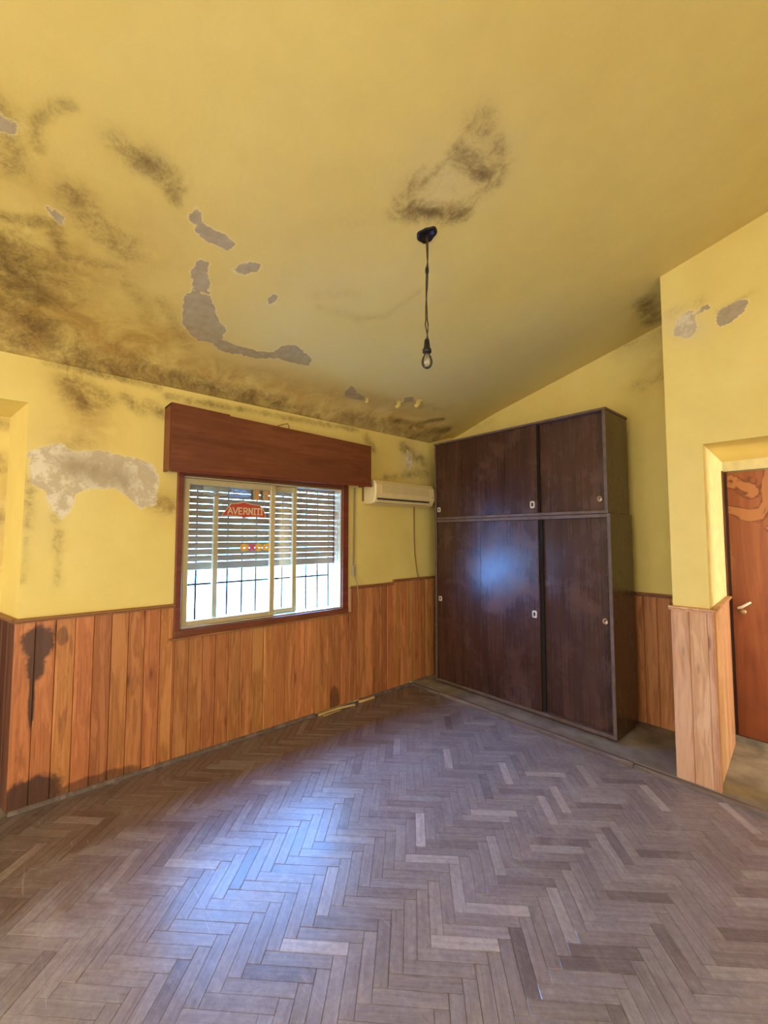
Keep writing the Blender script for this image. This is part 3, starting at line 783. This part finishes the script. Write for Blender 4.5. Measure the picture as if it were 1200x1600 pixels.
# paler boarding round the partition stub
t4 = empty('trim_4', (-0.71, YP, 0)); t4['kind'] = 'structure'
for a0, a1 in ((-0.822, -0.726), (-0.726, -0.633)):
    plank(t4, M['pine_pale'], 'x', YP-0.016, a0, a1, 0.012, 1.05, out=-1, th=0.0155)
jd = Vector((SXB-SX1, YD-YP, 0)).normalized(); jn = Vector((jd.y, -jd.x, 0))
if jn.x < 0: jn = -jn
Lj = (Vector((SXB, YD, 0))-Vector((SX1, YP, 0))).length-0.03
jb = Vector((SX1, YP, 0))
nj = 8
for k in range(nj):
    a0, a1 = -0.012+k*(Lj+0.012)/nj, -0.012+(k+1)*(Lj+0.012)/nj
    fn = lambda u, v, w: tuple(jb + jd*u + jn*v + Vector((0, 0, w)))
    MB().prism([(a0+0.0006, 0.0005), (a1-0.0006, 0.0005), (a1-0.0006, 0.010), (a1-0.0045, 0.0145), (a0+0.0045, 0.0145), (a0+0.0006, 0.010)], fn, 0.028, 1.05).build('plank', M['pine_pale'], t4)
mb = MB().rbox(-0.634, -0.607, YP-0.019, YP-0.0125, 0.012, 1.05, 0.002)
mb.rbox(-0.6075, -0.5995, YP-0.019, YP+0.012, 0.012, 1.05, 0.002)
mb.build('corner_strip', M['pine_pale'], t4)
cap(t4, (-0.828, YP-0.016), (-0.60, YP-0.016), 1.042, 1.068, (0, -1), M['pine_pale'])
jp = jb + jn*0.0145
cap(t4, (jp.x-jd.x*0.02, jp.y-jd.y*0.02), tuple((jp+jd*Lj)[:2]), 1.042, 1.068, jn[:2], M['pine_pale'], back=0.013)
# baseboards
b1 = MB()
b1.prism([(0, 0), (0.019, 0), (0.017, 0.012), (0.008, 0.020), (0, 0.021)], lambda u, v, w: (XP+0.0005+u, w, v+0.0008), 0.03, 1.95)
b1.prism([(0, 0), (0.019, 0), (0.017, 0.012), (0.008, 0.020), (0, 0.021)], lambda u, v, w: (XP+0.0005+u, w, v+0.0008), 2.42, 3.07)
b1.build('baseboard_left', M['edging'], kind='structure')

# ------------------------------------------------------------------ window
win = empty('window_1', (XW, 1.55, WZ0)); win['kind'] = 'structure'
f = MB()
f.rbox(-3.25, -3.088, 0.832, 0.872, 0.815, 1.975, 0.004)
f.build('wood_jamb', M['mahog'], win)
MB().rbox(-3.25, -3.088, 2.222, 2.285, 0.815, 1.975, 0.004).build('wood_jamb', M['mahog'], win)
MB().rbox(-3.25, -3.082, 0.832, 2.285, 0.812, 0.862, 0.004).build('wood_sill', M['mahog'], win)
MB().rbox(-3.25, -3.088, 0.872, 2.222, 1.925, 1.975, 0.004).build('wood_head', M['mahog'], win)
MB().rbox(-3.10, -3.076, 0.80, 2.315, 0.802, 0.814, 0.003).build('sill_bead', M['cap'], win)
MB().rbox(-3.113, -3.085, 2.287, 2.318, 0.815, 1.03, 0.003).build('side_bead', M['pine_pale'], win)
fr = MB()
for x0, x1 in ((-3.148, -3.108), (-3.20, -3.152)):
    fr.rbox(x0, x1, 0.873, 0.881, 0.864, 1.923, 0.002); fr.rbox(x0, x1, 2.206, 2.221, 0.864, 1.923, 0.002)
    fr.rbox(x0, x1, 0.881, 2.206, 0.864, 0.874, 0.002); fr.rbox(x0, x1, 0.881, 2.206, 1.912, 1.923, 0.002)
fr.build('sash_track', M['alu'], win)
def sash(y0, y1, x0, x1, st=0.036):
    s = empty('window_sash', ((x0+x1)/2, y0, 0.876), win)
    MB().rbox(x0, x1, y0, y0+st, 0.876, 1.91, 0.003).build('stile', M['alu'], s)
    MB().rbox(x0, x1, y1-st-0.006, y1, 0.876, 1.91, 0.003).build('stile', M['alu'], s)
    MB().rbox(x0, x1, y0+st, y1-st-0.006, 1.868, 1.91, 0.003).build('rail', M['alu'], s)
    MB().rbox(x0, x1, y0+st, y1-st-0.006, 0.876, 0.912, 0.003).build('rail', M['alu'], s)
    xm = (x0+x1)/2
    MB().box(xm-0.002, xm+0.002, y0+st-0.004, y1-st, 0.908, 1.872).build('pane', M['glass'], s)
    return s
sash(0.884, 1.575, -3.146, -3.116)
sash(1.105, 1.800, -3.198, -3.164)

# roller shutter, half let down outside the sashes
sh = empty('roller_shutter', (-3.255, 1.55, 1.25))
tag(sh, 'half lowered slatted roller shutter hanging outside the sliding window', 'shutter')
prof = [(a_, b_*1.24) for a_, b_ in [(-0.006, 0), (0.002, -0.001), (0.0065, 0.008), (0.0075, 0.018), (0.0055, 0.028), (0.001, 0.0345), (-0.003, 0.0345), (0.001, 0.027), (0.0025, 0.018), (0.0015, 0.009)]]
slat_mb = MB().prism(prof, lambda u, v, w: (u, w, v), 0.86, 2.25)
s0 = slat_mb.build('slat', M['slat'], sh)
ns = 15
for i in range(ns):
    o = s0 if i == 0 else s0.copy()
    if i: COL.objects.link(o); o.parent = sh; o.matrix_parent_inverse = s0.matrix_parent_inverse.copy()
    o.location = (-3.255, 0, 1.316+i*0.0478)
    if random.random() < 0.5: o.rotation_euler.x = random.uniform(-0.0012, 0.0012)
MB().rbox(-3.262, -3.246, 0.86, 2.25, 1.252, 1.308, 0.004).build('bottom_rail', M['slat'], sh)
for y in np.arange(0.93, 2.25, 0.235):
    MB().box(-3.2585, -3.2565, y, y+0.006, 1.30, 1.98).build('link_tape', M['iron'], sh)
for y0, y1 in ((0.8565, 0.868), (2.242, 2.2535)):
    MB().rbox(-3.275, -3.252, y0, y1, WZ0+0.03, 1.95, 0.002).build('guide', M['alu'], sh)

# iron grille outside
gr = empty('window_grille', (-3.44, 1.55, 0.8))
tag(gr, 'dark iron security grille outside the window', 'grille')
y = 0.70
while y < 2.52:
    MB().tube([(-3.42, y, 0.76), (-3.42, y, 2.05)], 0.008, 6).build('bar', M['iron'], gr)
    y += 0.122
for z in (0.80, 1.13, 2.02):
    MB().box(-3.425, -3.415, 0.66, 2.55, z-0.008, z+0.008).build('cross_bar', M['iron'], gr)
MB().box(-3.43, -3.36, 0.60, 2.6, 0.79, 0.833).build('trim_5', M['white_out'], kind='structure')
MB().box(-24, -3.5, -14, 18, -0.4, -0.25).build('ground', M['white_out'], kind='structure')
MB().box(-9.6, -9.4, -14, 18, -0.25, 1.9).build('wall_outside', M['white_out'], kind='structure')

# ------------------------------------------------------------------ window sign and stickers (on the outer pane)
XS = -3.178
def flat(poly, x0, x1):
    return MB().prism(poly, lambda u, v, w: (w, u, v), x0, x1)
sg = empty('window_sign', (XS, 1.34, 1.65))
tag(sg, 'red shield shaped sign with cream letters AVERNITI stuck on the window pane', 'sign')
outl = [(1.160,1.650),(1.196,1.700),(1.234,1.752),(1.290,1.757),(1.339,1.772),(1.390,1.755),(1.472,1.748),(1.500,1.715),(1.520,1.670),(1.521,1.645),(1.44,1.653),(1.385,1.650),(1.343,1.640),(1.300,1.652),(1.22,1.658)]
cxs, czs = 1.34, 1.70
inn = [(cxs+(a-cxs)*0.955, czs+(b-czs)*0.90) for a, b in outl]
flat(outl, XS, XS+0.002).build('border', M['sign_cream'], sg)
flat(inn, XS+0.002, XS+0.003).build('plaque', M['red_sign'], sg)
STROKES = {
 'A': [((0,0),(.5,1)),((.5,1),(1,0)),((.2,.35),(.8,.35))],
 'V': [((0,1),(.5,0)),((.5,0),(1,1))],
 'E': [((.1,0),(.1,1)),((.1,0),(.9,0)),((.1,1),(.9,1)),((.1,.5),(.7,.5))],
 'R': [((.1,0),(.1,1)),((.1,1),(.75,1)),((.75,1),(.9,.75)),((.9,.75),(.75,.5)),((.75,.5),(.1,.5)),((.5,.5),(1,0))],
 'N': [((.1,0),(.1,1)),((.1,1),(.9,0)),((.9,0),(.9,1))],
 'I': [((.5,0),(.5,1)),((.25,0),(.75,0)),((.25,1),(.75,1))],
 'T': [((.5,0),(.5,1)),((0,1),(1,1)),((.3,0),(.7,0))],
 'o': [((.0,.35),(.15,.1)),((.15,.1),(.5,0)),((.5,0),(.85,.1)),((.85,.1),(1,.35)),((1,.35),(1,.65)),((1,.65),(.85,.9)),((.85,.9),(.5,1)),((.5,1),(.15,.9)),((.15,.9),(0,.65)),((0,.65),(0,.35))],
 'x': [((0,0),(1,1)),((0,1),(1,0))],
 'c': [((.95,.85),(.5,1)),((.5,1),(.1,.8)),((.1,.8),(0,.5)),((0,.5),(.1,.2)),((.1,.2),(.5,0)),((.5,0),(.95,.15))],
 'a': [((1,0),(1,1)),((1,.8),(.55,1)),((.55,1),(.1,.8)),((.1,.8),(0,.5)),((0,.5),(.1,.2)),((.1,.2),(.55,0)),((.55,0),(1,.2))],
}
def letter(ch, y, z, w, h, th, x0, x1, mat, parent):
    mb = MB()
    for si, ((a, b), (c, d)) in enumerate(STROKES[ch]):
        p, q = Vector((y+a*w, z+b*h)), Vector((y+c*w, z+d*h))
        e = (q-p).normalized()*th*0.45; n = Vector((-e.y, e.x)).normalized()*th/2
        p2, q2 = p-e, q+e
        mb.prism([tuple(p2-n), tuple(q2-n), tuple(q2+n), tuple(p2+n)], lambda u, v, w_: (w_, u, v), x0, x1+si*0.0003)
    return mb.build('letter', mat, parent)
lx = [1.212, 1.252, 1.295, 1.334, 1.376, 1.412, 1.440, 1.472]
for ch, ly, lw in zip('AVERNITI', lx, (0.036, 0.036, 0.030, 0.034, 0.032, 0.026, 0.030, 0.022)):
    letter(ch, ly, 1.672, lw, 0.047, 0.0085, XS+0.003, XS+0.0042, M['sign_cream'], sg)
ow = empty('letter_sticker', (XS, 1.44, 1.39))
tag(ow, 'orange and pink sticker lettering oxca low on the window pane', 'sticker')
for ch, ly, lw, mt in zip('oxca', (1.325, 1.392, 1.446, 1.508), (0.042, 0.034, 0.036, 0.040), ('orange2', 'pink', 'orange2', 'orange2')):
    letter(ch, ly, 1.396, lw, 0.036, 0.021, XS+0.001, XS+0.0045, M[mt], ow)
for i, (y0, lab) in enumerate(((1.393, 'small black and orange sticker left of its twin, above the red sign'), (1.474, 'small black and orange sticker right of its twin, next to the sash stile'))):
    st = empty('small_sticker', (XS, y0+0.035, 1.79)); tag(st, lab, 'sticker', 'twin stickers on the pane')
    flat([(y0, 1.790), (y0+0.034, 1.789), (y0+0.034, 1.880), (y0, 1.881)], XS, XS+0.0015).build('dark_half', M['dark_print'], st)
    flat([(y0+0.034, 1.789), (y0+0.068, 1.788), (y0+0.068, 1.879), (y0+0.034, 1.880)], XS, XS+0.0015).build('orange_half', M['orange'], st)
    for k in range(5):
        flat([(y0+0.018, 1.797+k*0.017), (y0+0.033, 1.797+k*0.017), (y0+0.033, 1.806+k*0.017), (y0+0.022, 1.808+k*0.017)], XS+0.0015, XS+0.0022).build('print_mark', M['sign_cream'], st)
o = flat([(1.015, 1.805), (1.08, 1.793), (1.185, 1.80), (1.20, 1.868), (1.02, 1.872)], -3.1355, -3.134).build('film_remnant', M['film'])
tag(o, 'yellowed rectangle of old film peeling in the top corner of the pane', 'sticker')
o = flat([(1.225, 1.80), (1.29, 1.792), (1.385, 1.798), (1.395, 1.83), (1.34, 1.862), (1.27, 1.878), (1.235, 1.85)], XS, XS+0.001).build('faded_sticker', M['film2'])
tag(o, 'faded translucent sticker remnant between the film and the small stickers', 'sticker')

# ------------------------------------------------------------------ pelmet over the window
pm = empty('pelmet_box', (-3.03, 1.6, 1.95))
tag(pm, 'reddish brown varnished wooden pelmet box above the window', 'pelmet')
xf = -2.95
def phex(y0, y1, z0a, z0b, z1a, z1b, x0, x1):
    return MB().hexa([(x0,y0,z0a),(x1,y0,z0a),(x1,y1,z0b),(x0,y1,z0b),(x0,y0,z1a),(x1,y0,z1a),(x1,y1,z1b),(x0,y1,z1b)])
phex(0.748, 2.436, 1.930, 1.958, 2.368, 2.326, xf-0.018, xf).build('front_board', M['mahog'], pm)
phex(0.742, 0.760, 1.936, 1.937, 2.378, 2.378, XW+0.002, xf-0.018).build('end_board', M['mahog'], pm)
phex(2.418, 2.436, 1.958, 1.958, 2.33, 2.33, XW+0.002, xf-0.018).build('end_board', M['mahog'], pm)
phex(0.760, 2.418, 2.352, 2.315, 2.364, 2.326, XW+0.002, xf-0.018).build('top_board', M['mahog'], pm)
phex(0.742, 1.13, 2.368, 2.358, 2.379, 2.369, XW+0.002, xf-0.004).build('top_batten', M['mahog'], pm)
phex(0.745, 2.44, 1.920, 1.950, 1.940, 1.968, xf-0.004, xf+0.008).build('lower_bead', M['mahog'], pm)
MB().tube([(-2.962, 1.50, 2.352), (-2.957, 1.545, 2.372), (-2.952, 1.585, 2.385), (-2.946, 1.592, 2.362), (-2.944, 1.596, 2.335)], 0.004, 6).build('hook', M['cable'], pm)

# ------------------------------------------------------------------ shutter strap and winder
ss = empty('shutter_strap', (XW, 2.37, 1.2))
tag(ss, 'grey woven shutter strap hanging beside the window down to its winder', 'strap')
MB().add([(-3.105,2.352,1.95),(-3.105,2.374,1.95),(-3.106,2.366,1.22),(-3.106,2.346,1.22),(-3.103,2.352,1.95),(-3.103,2.374,1.95),(-3.104,2.366,1.22),(-3.104,2.346,1.22)],
         [(0,1,2,3),(4,5,6,7),(0,1,5,4),(1,2,6,5),(2,3,7,6),(3,0,4,7)]).build('strap', M['strap'], ss)
MB().rbox(XW, -3.094, 2.335, 2.375, 1.135, 1.235, 0.006, 2).build('winder_box', M['grey_plastic'], ss)
MB().rbox(-3.094, -3.090, 2.345, 2.365, 1.15, 1.22, 0.002).build('winder_slot', M['strap'], ss)
MB().tube([(-3.095, 2.36, 1.14), (-3.07, 2.372, 1.08), (-3.078, 2.38, 1.02), (-3.074, 2.392, 0.92), (-3.08, 2.40, 0.86)], [0.006, 0.006, 0.005, 0.004, 0.003], 6).build('strap_tail', M['strap'], ss)

# ------------------------------------------------------------------ air conditioner
ac = empty('air_conditioner', (XW, 2.9, 1.8))
tag(ac, 'yellowed split air conditioner indoor unit on the wall beside the pelmet', 'air conditioner')
ay0, ay1 = 2.475, 3.285
aprof = [(0.0, 1.808), (0.10, 1.798), (0.150, 1.815), (0.176, 1.862), (0.183, 1.90), (0.178, 1.985), (0.150, 2.022), (0.0, 2.030)]
mb = MB()
sect = []
for yv, sc in ((ay0, 0.93), (ay0+0.012, 1.0), (ay1-0.012, 1.0), (ay1, 0.93)):
    sect.append([(XW+0.001+u*sc, yv, 1.914+(v-1.914)*(0.97 if sc < 1 else 1)) for u, v in aprof])
vs = [p for s_ in sect for p in s_]; n = len(aprof)
fs = [tuple(range(n)), tuple(range(3*n+n-1, 3*n-1, -1))]
for i in range(3):
    for k in range(n): fs.append((i*n+k, i*n+(k+1) % n, (i+1)*n+(k+1) % n, (i+1)*n+k))
mb.add(vs, fs).build('casing', M['cream'], ac)
MB().hexa([(XW+0.176, ay0+0.075, 1.905), (XW+0.189, ay0+0.075, 1.905), (XW+0.189, ay1-0.10, 1.905), (XW+0.176, ay1-0.10, 1.905),
           (XW+0.172, ay0+0.075, 1.98), (XW+0.184, ay0+0.075, 1.98), (XW+0.184, ay1-0.10, 1.98), (XW+0.172, ay1-0.10, 1.98)]).build('intake_grille', M['cream2'], ac)
def slab(y0, y1, pa, pb, th=0.004):
    (u0, v0), (u1, v1) = pa, pb
    d = Vector((u1-u0, v1-v0)).normalized(); nn = Vector((d.y, -d.x))*th
    if nn.x < 0: nn = -nn
    q = [(u0, v0), (u1, v1), (u1+nn.x, v1+nn.y), (u0+nn.x, v0+nn.y)]
    return MB().prism(q, lambda u, v, w: (XW+u, w, v), y0, y1)
slab(ay0+0.03, ay1-0.075, (0.146, 1.814), (0.172, 1.858), 0.003).build('outlet', M['dark_louver'], ac)
slab(ay0+0.035, ay1-0.08, (0.156, 1.824), (0.165, 1.840), 0.007).build('louver', M['cream'], ac)
slab(ay0+0.005, ay1-0.005, (0.178, 1.868), (0.182, 1.888), 0.0025).build('front_lip', M['cream'], ac)
MB().rbox(XW+0.178, XW+0.1845, ay1-0.045, ay1-0.035, 1.89, 1.905, 0.001).build('indicator', M['dark_louver'], ac)
MB().tube([(XW+0.02, 3.14, 1.808), (XW+0.012, 3.145, 1.72), (XW+0.008, 3.15, 1.5), (XW+0.009, 3.16, 1.3), (XW+0.010, 3.185, 1.15), (XW+0.024, 3.195, 1.075), (-3.08, 3.197, 1.06), (-3.078, 3.198, 1.03)], 0.0045, 6).build('power_cable', M['cable'], ac)
MB().rbox(XW, XW+0.012, ay0-0.018, ay0-0.002, 1.83, 2.01, 0.003).build('mounting_plate', M['cable'], ac)

# ------------------------------------------------------------------ wardrobe
wd = empty('wardrobe', (-2.06, 3.47, 0.026))
tag(wd, 'tall dark brown wardrobe with sliding doors standing in the niche', 'wardrobe')
wx0, wx1, wyf, wyb = -2.915, -1.212, 3.26, 3.69
zb_, zm0, zm1, zt_ = 0.055, 1.640, 1.700, 2.443
MB().box(wx0+0.03, wx1-0.02, wyf+0.045, wyb-0.01, 0.0262, zb_).build('plinth', M['ward_side'], wd)
for z0, z1, dx in ((zb_, 1.668, 0.0), (1.670, zt_, 0.014)):
    MB().rbox(wx0, wx0+0.02, wyf+0.004, wyb, z0, z1, 0.002).build('side_panel', M['ward_side'], wd)
    MB().rbox(wx1-0.022-dx, wx1-dx, wyf+0.004, wyb, z0, z1, 0.002).build('side_panel', M['ward_side'], wd)
    MB().box(wx0+0.02, wx1-0.022-dx, wyb-0.012, wyb-0.002, z0+0.02, z1-0.02).build('back_panel', M['ward_side'], wd)
    MB().rbox(wx0, wx0+0.02, wyf, wyf+0.004, z0, z1, 0.001).build('front_edging', M['ward_edge'], wd)
    MB().rbox(wx1-0.024-dx, wx1-dx, wyf, wyf+0.004, z0, z1, 0.001).build('front_edging', M['ward_edge'], wd)
MB().rbox(wx0+0.02, wx1-0.022, wyf, wyb-0.012, zb_, zb_+0.024, 0.002).build('bottom_board', M['ward_edge'], wd)
MB().rbox(wx0+0.02, wx1-0.022, wyf, wyb-0.012, 1.640, 1.667, 0.002).build('middle_rail', M['ward_edge'], wd)
MB().rbox(wx0+0.02, wx1-0.036, wyf+0.002, wyb-0.012, 1.6705, 1.694, 0.002).build('middle_rail', M['ward_edge'], wd)
MB().rbox(wx0-0.004, wx1-0.008, wyf-0.004, wyb, zt_, zt_+0.018, 0.002).build('top_board', M['ward_edge'], wd)
def pull(parent, x, y, z, w=0.044, h=0.062, worn=False):
    p = empty('pull', (x, y, z), parent)
    if not worn:
        prof = []
        for k in range(16):
            a = 2*math.pi*k/16
            c, s_ = math.cos(a), math.sin(a)
            prof.append((x+w/2*math.copysign(abs(c)**0.45, c), z+h/2*math.copysign(abs(s_)**0.45, s_)))
        inn_ = [(x+(a-x)*0.42, z+(b-z)*0.52) for a, b in prof]
        nn = 16
        vs = [(a, y, b) for a, b in prof]+[(a, y-0.006, b) for a, b in [(x+(q-x)*0.93, z+(r-z)*0.95) for q, r in prof]]+[(a, y-0.006, b) for a, b in inn_]+[(a, y+0.012, b) for a, b in inn_]
        fs = []
        for ring in range(3):
            for k in range(nn): fs.append((ring*nn+k, ring*nn+(k+1) % nn, (ring+1)*nn+(k+1) % nn, (ring+1)*nn+k))
        MB().add(vs, fs, False).build('pull_plate', M['pull'], parent)
        MB().prism([(x+(a-x)*0.44, z+(b-z)*0.54) for a, b in prof], lambda u, v, w_: (u, w_, v), y-0.003, y-0.001).build('pull_recess', M['black_gap'], parent)
    else:
        ring = [(x+w*0.42*math.cos(2*math.pi*k/14), z+w*0.5*math.sin(2*math.pi*k/14)) for k in range(14)]
        MB().prism(ring, lambda u, v, w_: (u, w_, v), y-0.004, y).build('pull_plate', M['brass'], parent)
        MB().prism([(x+0.004+(a-x)*0.55, z+(b-z)*0.6) for a, b in ring], lambda u, v, w_: (u, w_, v), y-0.0055, y-0.004).build('pull_recess', M['black_gap'], parent)
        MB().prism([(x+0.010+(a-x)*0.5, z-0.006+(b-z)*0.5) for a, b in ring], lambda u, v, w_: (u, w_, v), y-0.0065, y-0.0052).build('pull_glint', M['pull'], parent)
    bpy.data.objects.remove(p)
seam_x, split = -2.362, -1.782
for z0, z1, dx, zp, zl in ((zb_+0.026, 1.638, 0.0, 0.868, 0.872), (1.696, zt_-0.002, 0.014, 1.778, 1.772)):
    upper = z0 > 1
    dl = empty('sliding_door', (wx0+0.6, wyf+0.01, z0), wd); 
    MB().rbox(wx0+0.021, seam_x-0.0006, wyf+0.010, wyf+0.028, z0, z1, 0.0012).build('veneer_panel', M['ward_door'], dl)
    MB().rbox(seam_x+0.0006, split, wyf+0.0095, wyf+0.028, z0, z1, 0.0012).build('veneer_panel', M['ward_door'], dl)
    pull(dl, wx0+0.062 if not upper else wx0+0.052, wyf+0.0095, zl, w=0.040, h=0.050)
    pull(dl, split-0.045, wyf+0.009, zp-0.012)
    dr = empty('sliding_door', (-1.5, wyf+0.04, z0), wd)
    MB().rbox(split-0.06, wx1-0.025-dx, wyf+0.050, wyf+0.068, z0, z1, 0.0012).build('veneer_panel', M['ward_door'], dr)
    pull(dr, wx1-0.075-dx, wyf+0.0495, zp+0.004, worn=True)
    MB().box(split-0.03, split+(0.010 if upper else 0.026), wyf+0.030, wyf+0.0495, z0+0.002, z1-0.002).build('gap_shade_strip', M['black_gap'], wd)  # black strip added for the dark shade in the gap between the doors
# flake of paint fallen on the wardrobe top
o = MB().add([(-2.86,3.28,2.4635),(-2.80,3.275,2.466),(-2.77,3.30,2.480),(-2.83,3.33,2.470),(-2.86,3.28,2.4655),(-2.80,3.275,2.468),(-2.77,3.30,2.482),(-2.83,3.33,2.472)],
    [(0,3,2,1),(4,5,6,7),(0,1,5,4),(1,2,6,5),(2,3,7,6),(3,0,4,7)]).build('paint_flake', M['pale_paint'])
tag(o, 'pale flake of fallen paint lying on the wardrobe top', 'paint flake')

# curled flaps of ceiling paint
for (x, y, sx_, sy_, drop) in ((-2.755, 2.60, 0.05, 0.05, 0.045), (-2.66, 2.76, 0.06, 0.06, 0.05), (-2.83, 2.29, 0.03, 0.03, 0.03)):
    vs, fs = [], []
    for i in range(4):
        for j in range(3):
            a, b = x-0.5*sx_+sx_*i/3, y-0.5*sy_+sy_*j/2+0.012*math.sin(i*2.1)
            vs.append((a, b, ceil_z(a, b)-0.003-drop*(1-i/3)**1.5*(1-0.3*abs(j-1))))
    vs += [(p[0], p[1], p[2]+0.0015) for p in vs]
    for i in range(3):
        for j in range(2):
            k = i*3+j
            fs += [(k, k+1, k+4, k+3), (12+k, 12+k+3, 12+k+4, 12+k+1)]
    MB().add(vs, fs).build('paint_flap', M['yellow_plain'], ceiling)

# ------------------------------------------------------------------ bare bulb hanging from the ceiling
LZ = ceil_z(LX, LY)
lp = empty('pendant_bulb', (LX, LY, LZ))
tag(lp, 'bare clear light bulb hanging on a dark cord from the ceiling', 'lamp')
ob_v, ob_f = [], []
for (dr_, up_) in ((0.0, 0.0), (-0.004, -0.006), (-0.018, -0.007), (-0.022, -0.003), (-0.2, -0.003)):
    for k in range(28):
        a = 2*math.pi*k/28; r_ = max(0.0, 0.049+0.004*math.sin(2*a+0.6)+0.0035*math.sin(3*a+1)+0.0022*math.sin(7*a+2)+dr_)
        q = (LX+r_*math.cos(a), LY+r_*math.sin(a)); ob_v.append((q[0], q[1], ceil_z(*q)+up_))
for i in range(4):
    for k in range(28): ob_f.append((i*28+k, i*28+(k+1) % 28, (i+1)*28+(k+1) % 28, (i+1)*28+k))
MB().add(ob_v, ob_f, True).build('outlet_hole_disc', M['bulb_black'], lp)  # flat black disc in place of the dark open hole in the ceiling
zs, zbul = 2.492, 2.375
cA, cB = [], []
for k in range(22):
    t = k/21; z = LZ-0.003+(zs-LZ+0.003)*t
    sep_ = 0.0035 + (0.006 if t > 0.82 else 0) + (0.004 if 0.22 < t < 0.36 else 0)
    wx = 0.004*math.sin(t*7)
    a = t*9.0
    cA.append((LX+wx+sep_*math.cos(a), LY+sep_*math.sin(a)-0.004*t, z)); cB.append((LX+wx-sep_*math.cos(a), LY-sep_*math.sin(a)-0.004*t, z))
MB().tube(cA, 0.0034, 6).build('cord_wire', M['cord'], lp)
MB().tube(cB, 0.0034, 6).build('cord_wire', M['cord'], lp)
MB().lathe([(0.002, 2.88-LZ), (0.009, 2.865-LZ), (0.010, 2.845-LZ), (0.003, 2.825-LZ)], (LX+0.003, LY-0.003, LZ), 10).build('tape_joint', M['bulb_black'], lp)
bc = (LX, LY-0.004, 0)
MB().lathe([(0.0, zs+0.003), (0.010, zs+0.002), (0.013, zs-0.006), (0.017, zs-0.045), (0.022, zs-0.050), (0.023, zs-0.066), (0.019, zs-0.068), (0.0, zs-0.068)], bc, 20).build('lamp_socket', M['bulb_black'], lp)
zq = zs-0.068
bl = MB().lathe([(0.012, zq), (0.0145, zq-0.008), (0.024, zq-0.026), (0.0285, zq-0.044), (0.027, zq-0.060), (0.020, zq-0.073), (0.009, zq-0.081), (0.0, zq-0.083)], bc, 24).build('bulb', M['bulb_glass'], lp)
MB().tube([(bc[0]-0.008, bc[1], zq-0.036), (bc[0]-0.003, bc[1], zq-0.012), (bc[0]+0.003, bc[1], zq-0.012), (bc[0]+0.008, bc[1], zq-0.036)], 0.0014, 5).build('filament', M['cord'], bl)

# ------------------------------------------------------------------ door at the back of the passage
dr = empty('door_1', (-0.25, YD+0.04, 0.05)); dr['kind'] = 'structure'
MB().rbox(-0.657, 0.16, YD+0.03, YD+0.065, 0.07, 1.972, 0.003).build('door_leaf', M['door'], dr)
fr = MB().box(-0.680, -0.672, YD-0.01, YD+0.05, 0.026, 1.985).box(-0.672, -0.657, YD+0.05, YD+0.08, 0.026, 1.985)
fr.build('door_frame', M['pine_dark'], dr)
MB().box(-0.68, 0.17, YD+0.02, YD+0.09, 0.0265, 0.066).build('threshold', M['concrete'], dr)
hd = MB().tube([(-0.615, YD+0.03, 0.985), (-0.615, YD-0.015, 0.985), (-0.60, YD-0.022, 0.992), (-0.545, YD-0.022, 1.035)], [0.009, 0.009, 0.010, 0.007], 8)
hd.build('door_handle', M['white_handle'], dr)
MB().lathe([(0.0, 0), (0.022, 0), (0.022, 0.006), (0.0, 0.006)], (0, 0, 0), 16).build('escutcheon', M['brass'], dr)
o = bpy.data.objects[[k.name for k in dr.children if k.name.startswith('escutcheon')][0]]
for v in o.data.vertices: v.co = Vector((-0.60+v.co.x, YD+0.03-v.co.z, 0.955+v.co.y))

# ------------------------------------------------------------------ fallen strips of skirting on the floor
def strip(pts, w, h, lab):
    mb = MB()
    q = [Vector(p) for p in pts]
    vs, fs = [], []
    for i, p in enumerate(q):
        d = (q[min(i+1, len(q)-1)]-q[max(i-1, 0)]).normalized(); n_ = Vector((-d.y, d.x, 0)).normalized()*w/2
        vs += [p-n_, p+n_, p+n_*0.8+Vector((0, 0, h)), p-n_*0.8+Vector((0, 0, h))]
    for i in range(len(q)-1):
        for k in range(4): fs.append((i*4+k, i*4+(k+1) % 4, (i+1)*4+(k+1) % 4, (i+1)*4+k))
    fs += [(3, 2, 1, 0), tuple(range(len(q)*4-4, len(q)*4))]
    o = mb.add(vs, fs).build('wood_strip', M['splinter'])
    tag(o, lab, 'wood strip', 'broken skirting strips by the window wall'); return o
strip([(-3.072, 1.97, 0.0015), (-3.068, 2.10, 0.006), (-3.058, 2.20, 0.008), (-3.045, 2.33, 0.002)], 0.020, 0.016, 'longer broken wooden strip lying along the foot of the boarding')
strip([(-3.035, 1.99, 0.0015), (-3.032, 2.06, 0.003), (-3.040, 2.17, 0.003)], 0.015, 0.010, 'shorter broken wooden strip lying in front of the longer strip')
strip([(-3.074, 2.40, 0.0015), (-3.066, 2.50, 0.002), (-3.068, 2.57, 0.002)], 0.024, 0.015, 'short broken wooden stub beyond the longer strip towards the corner')
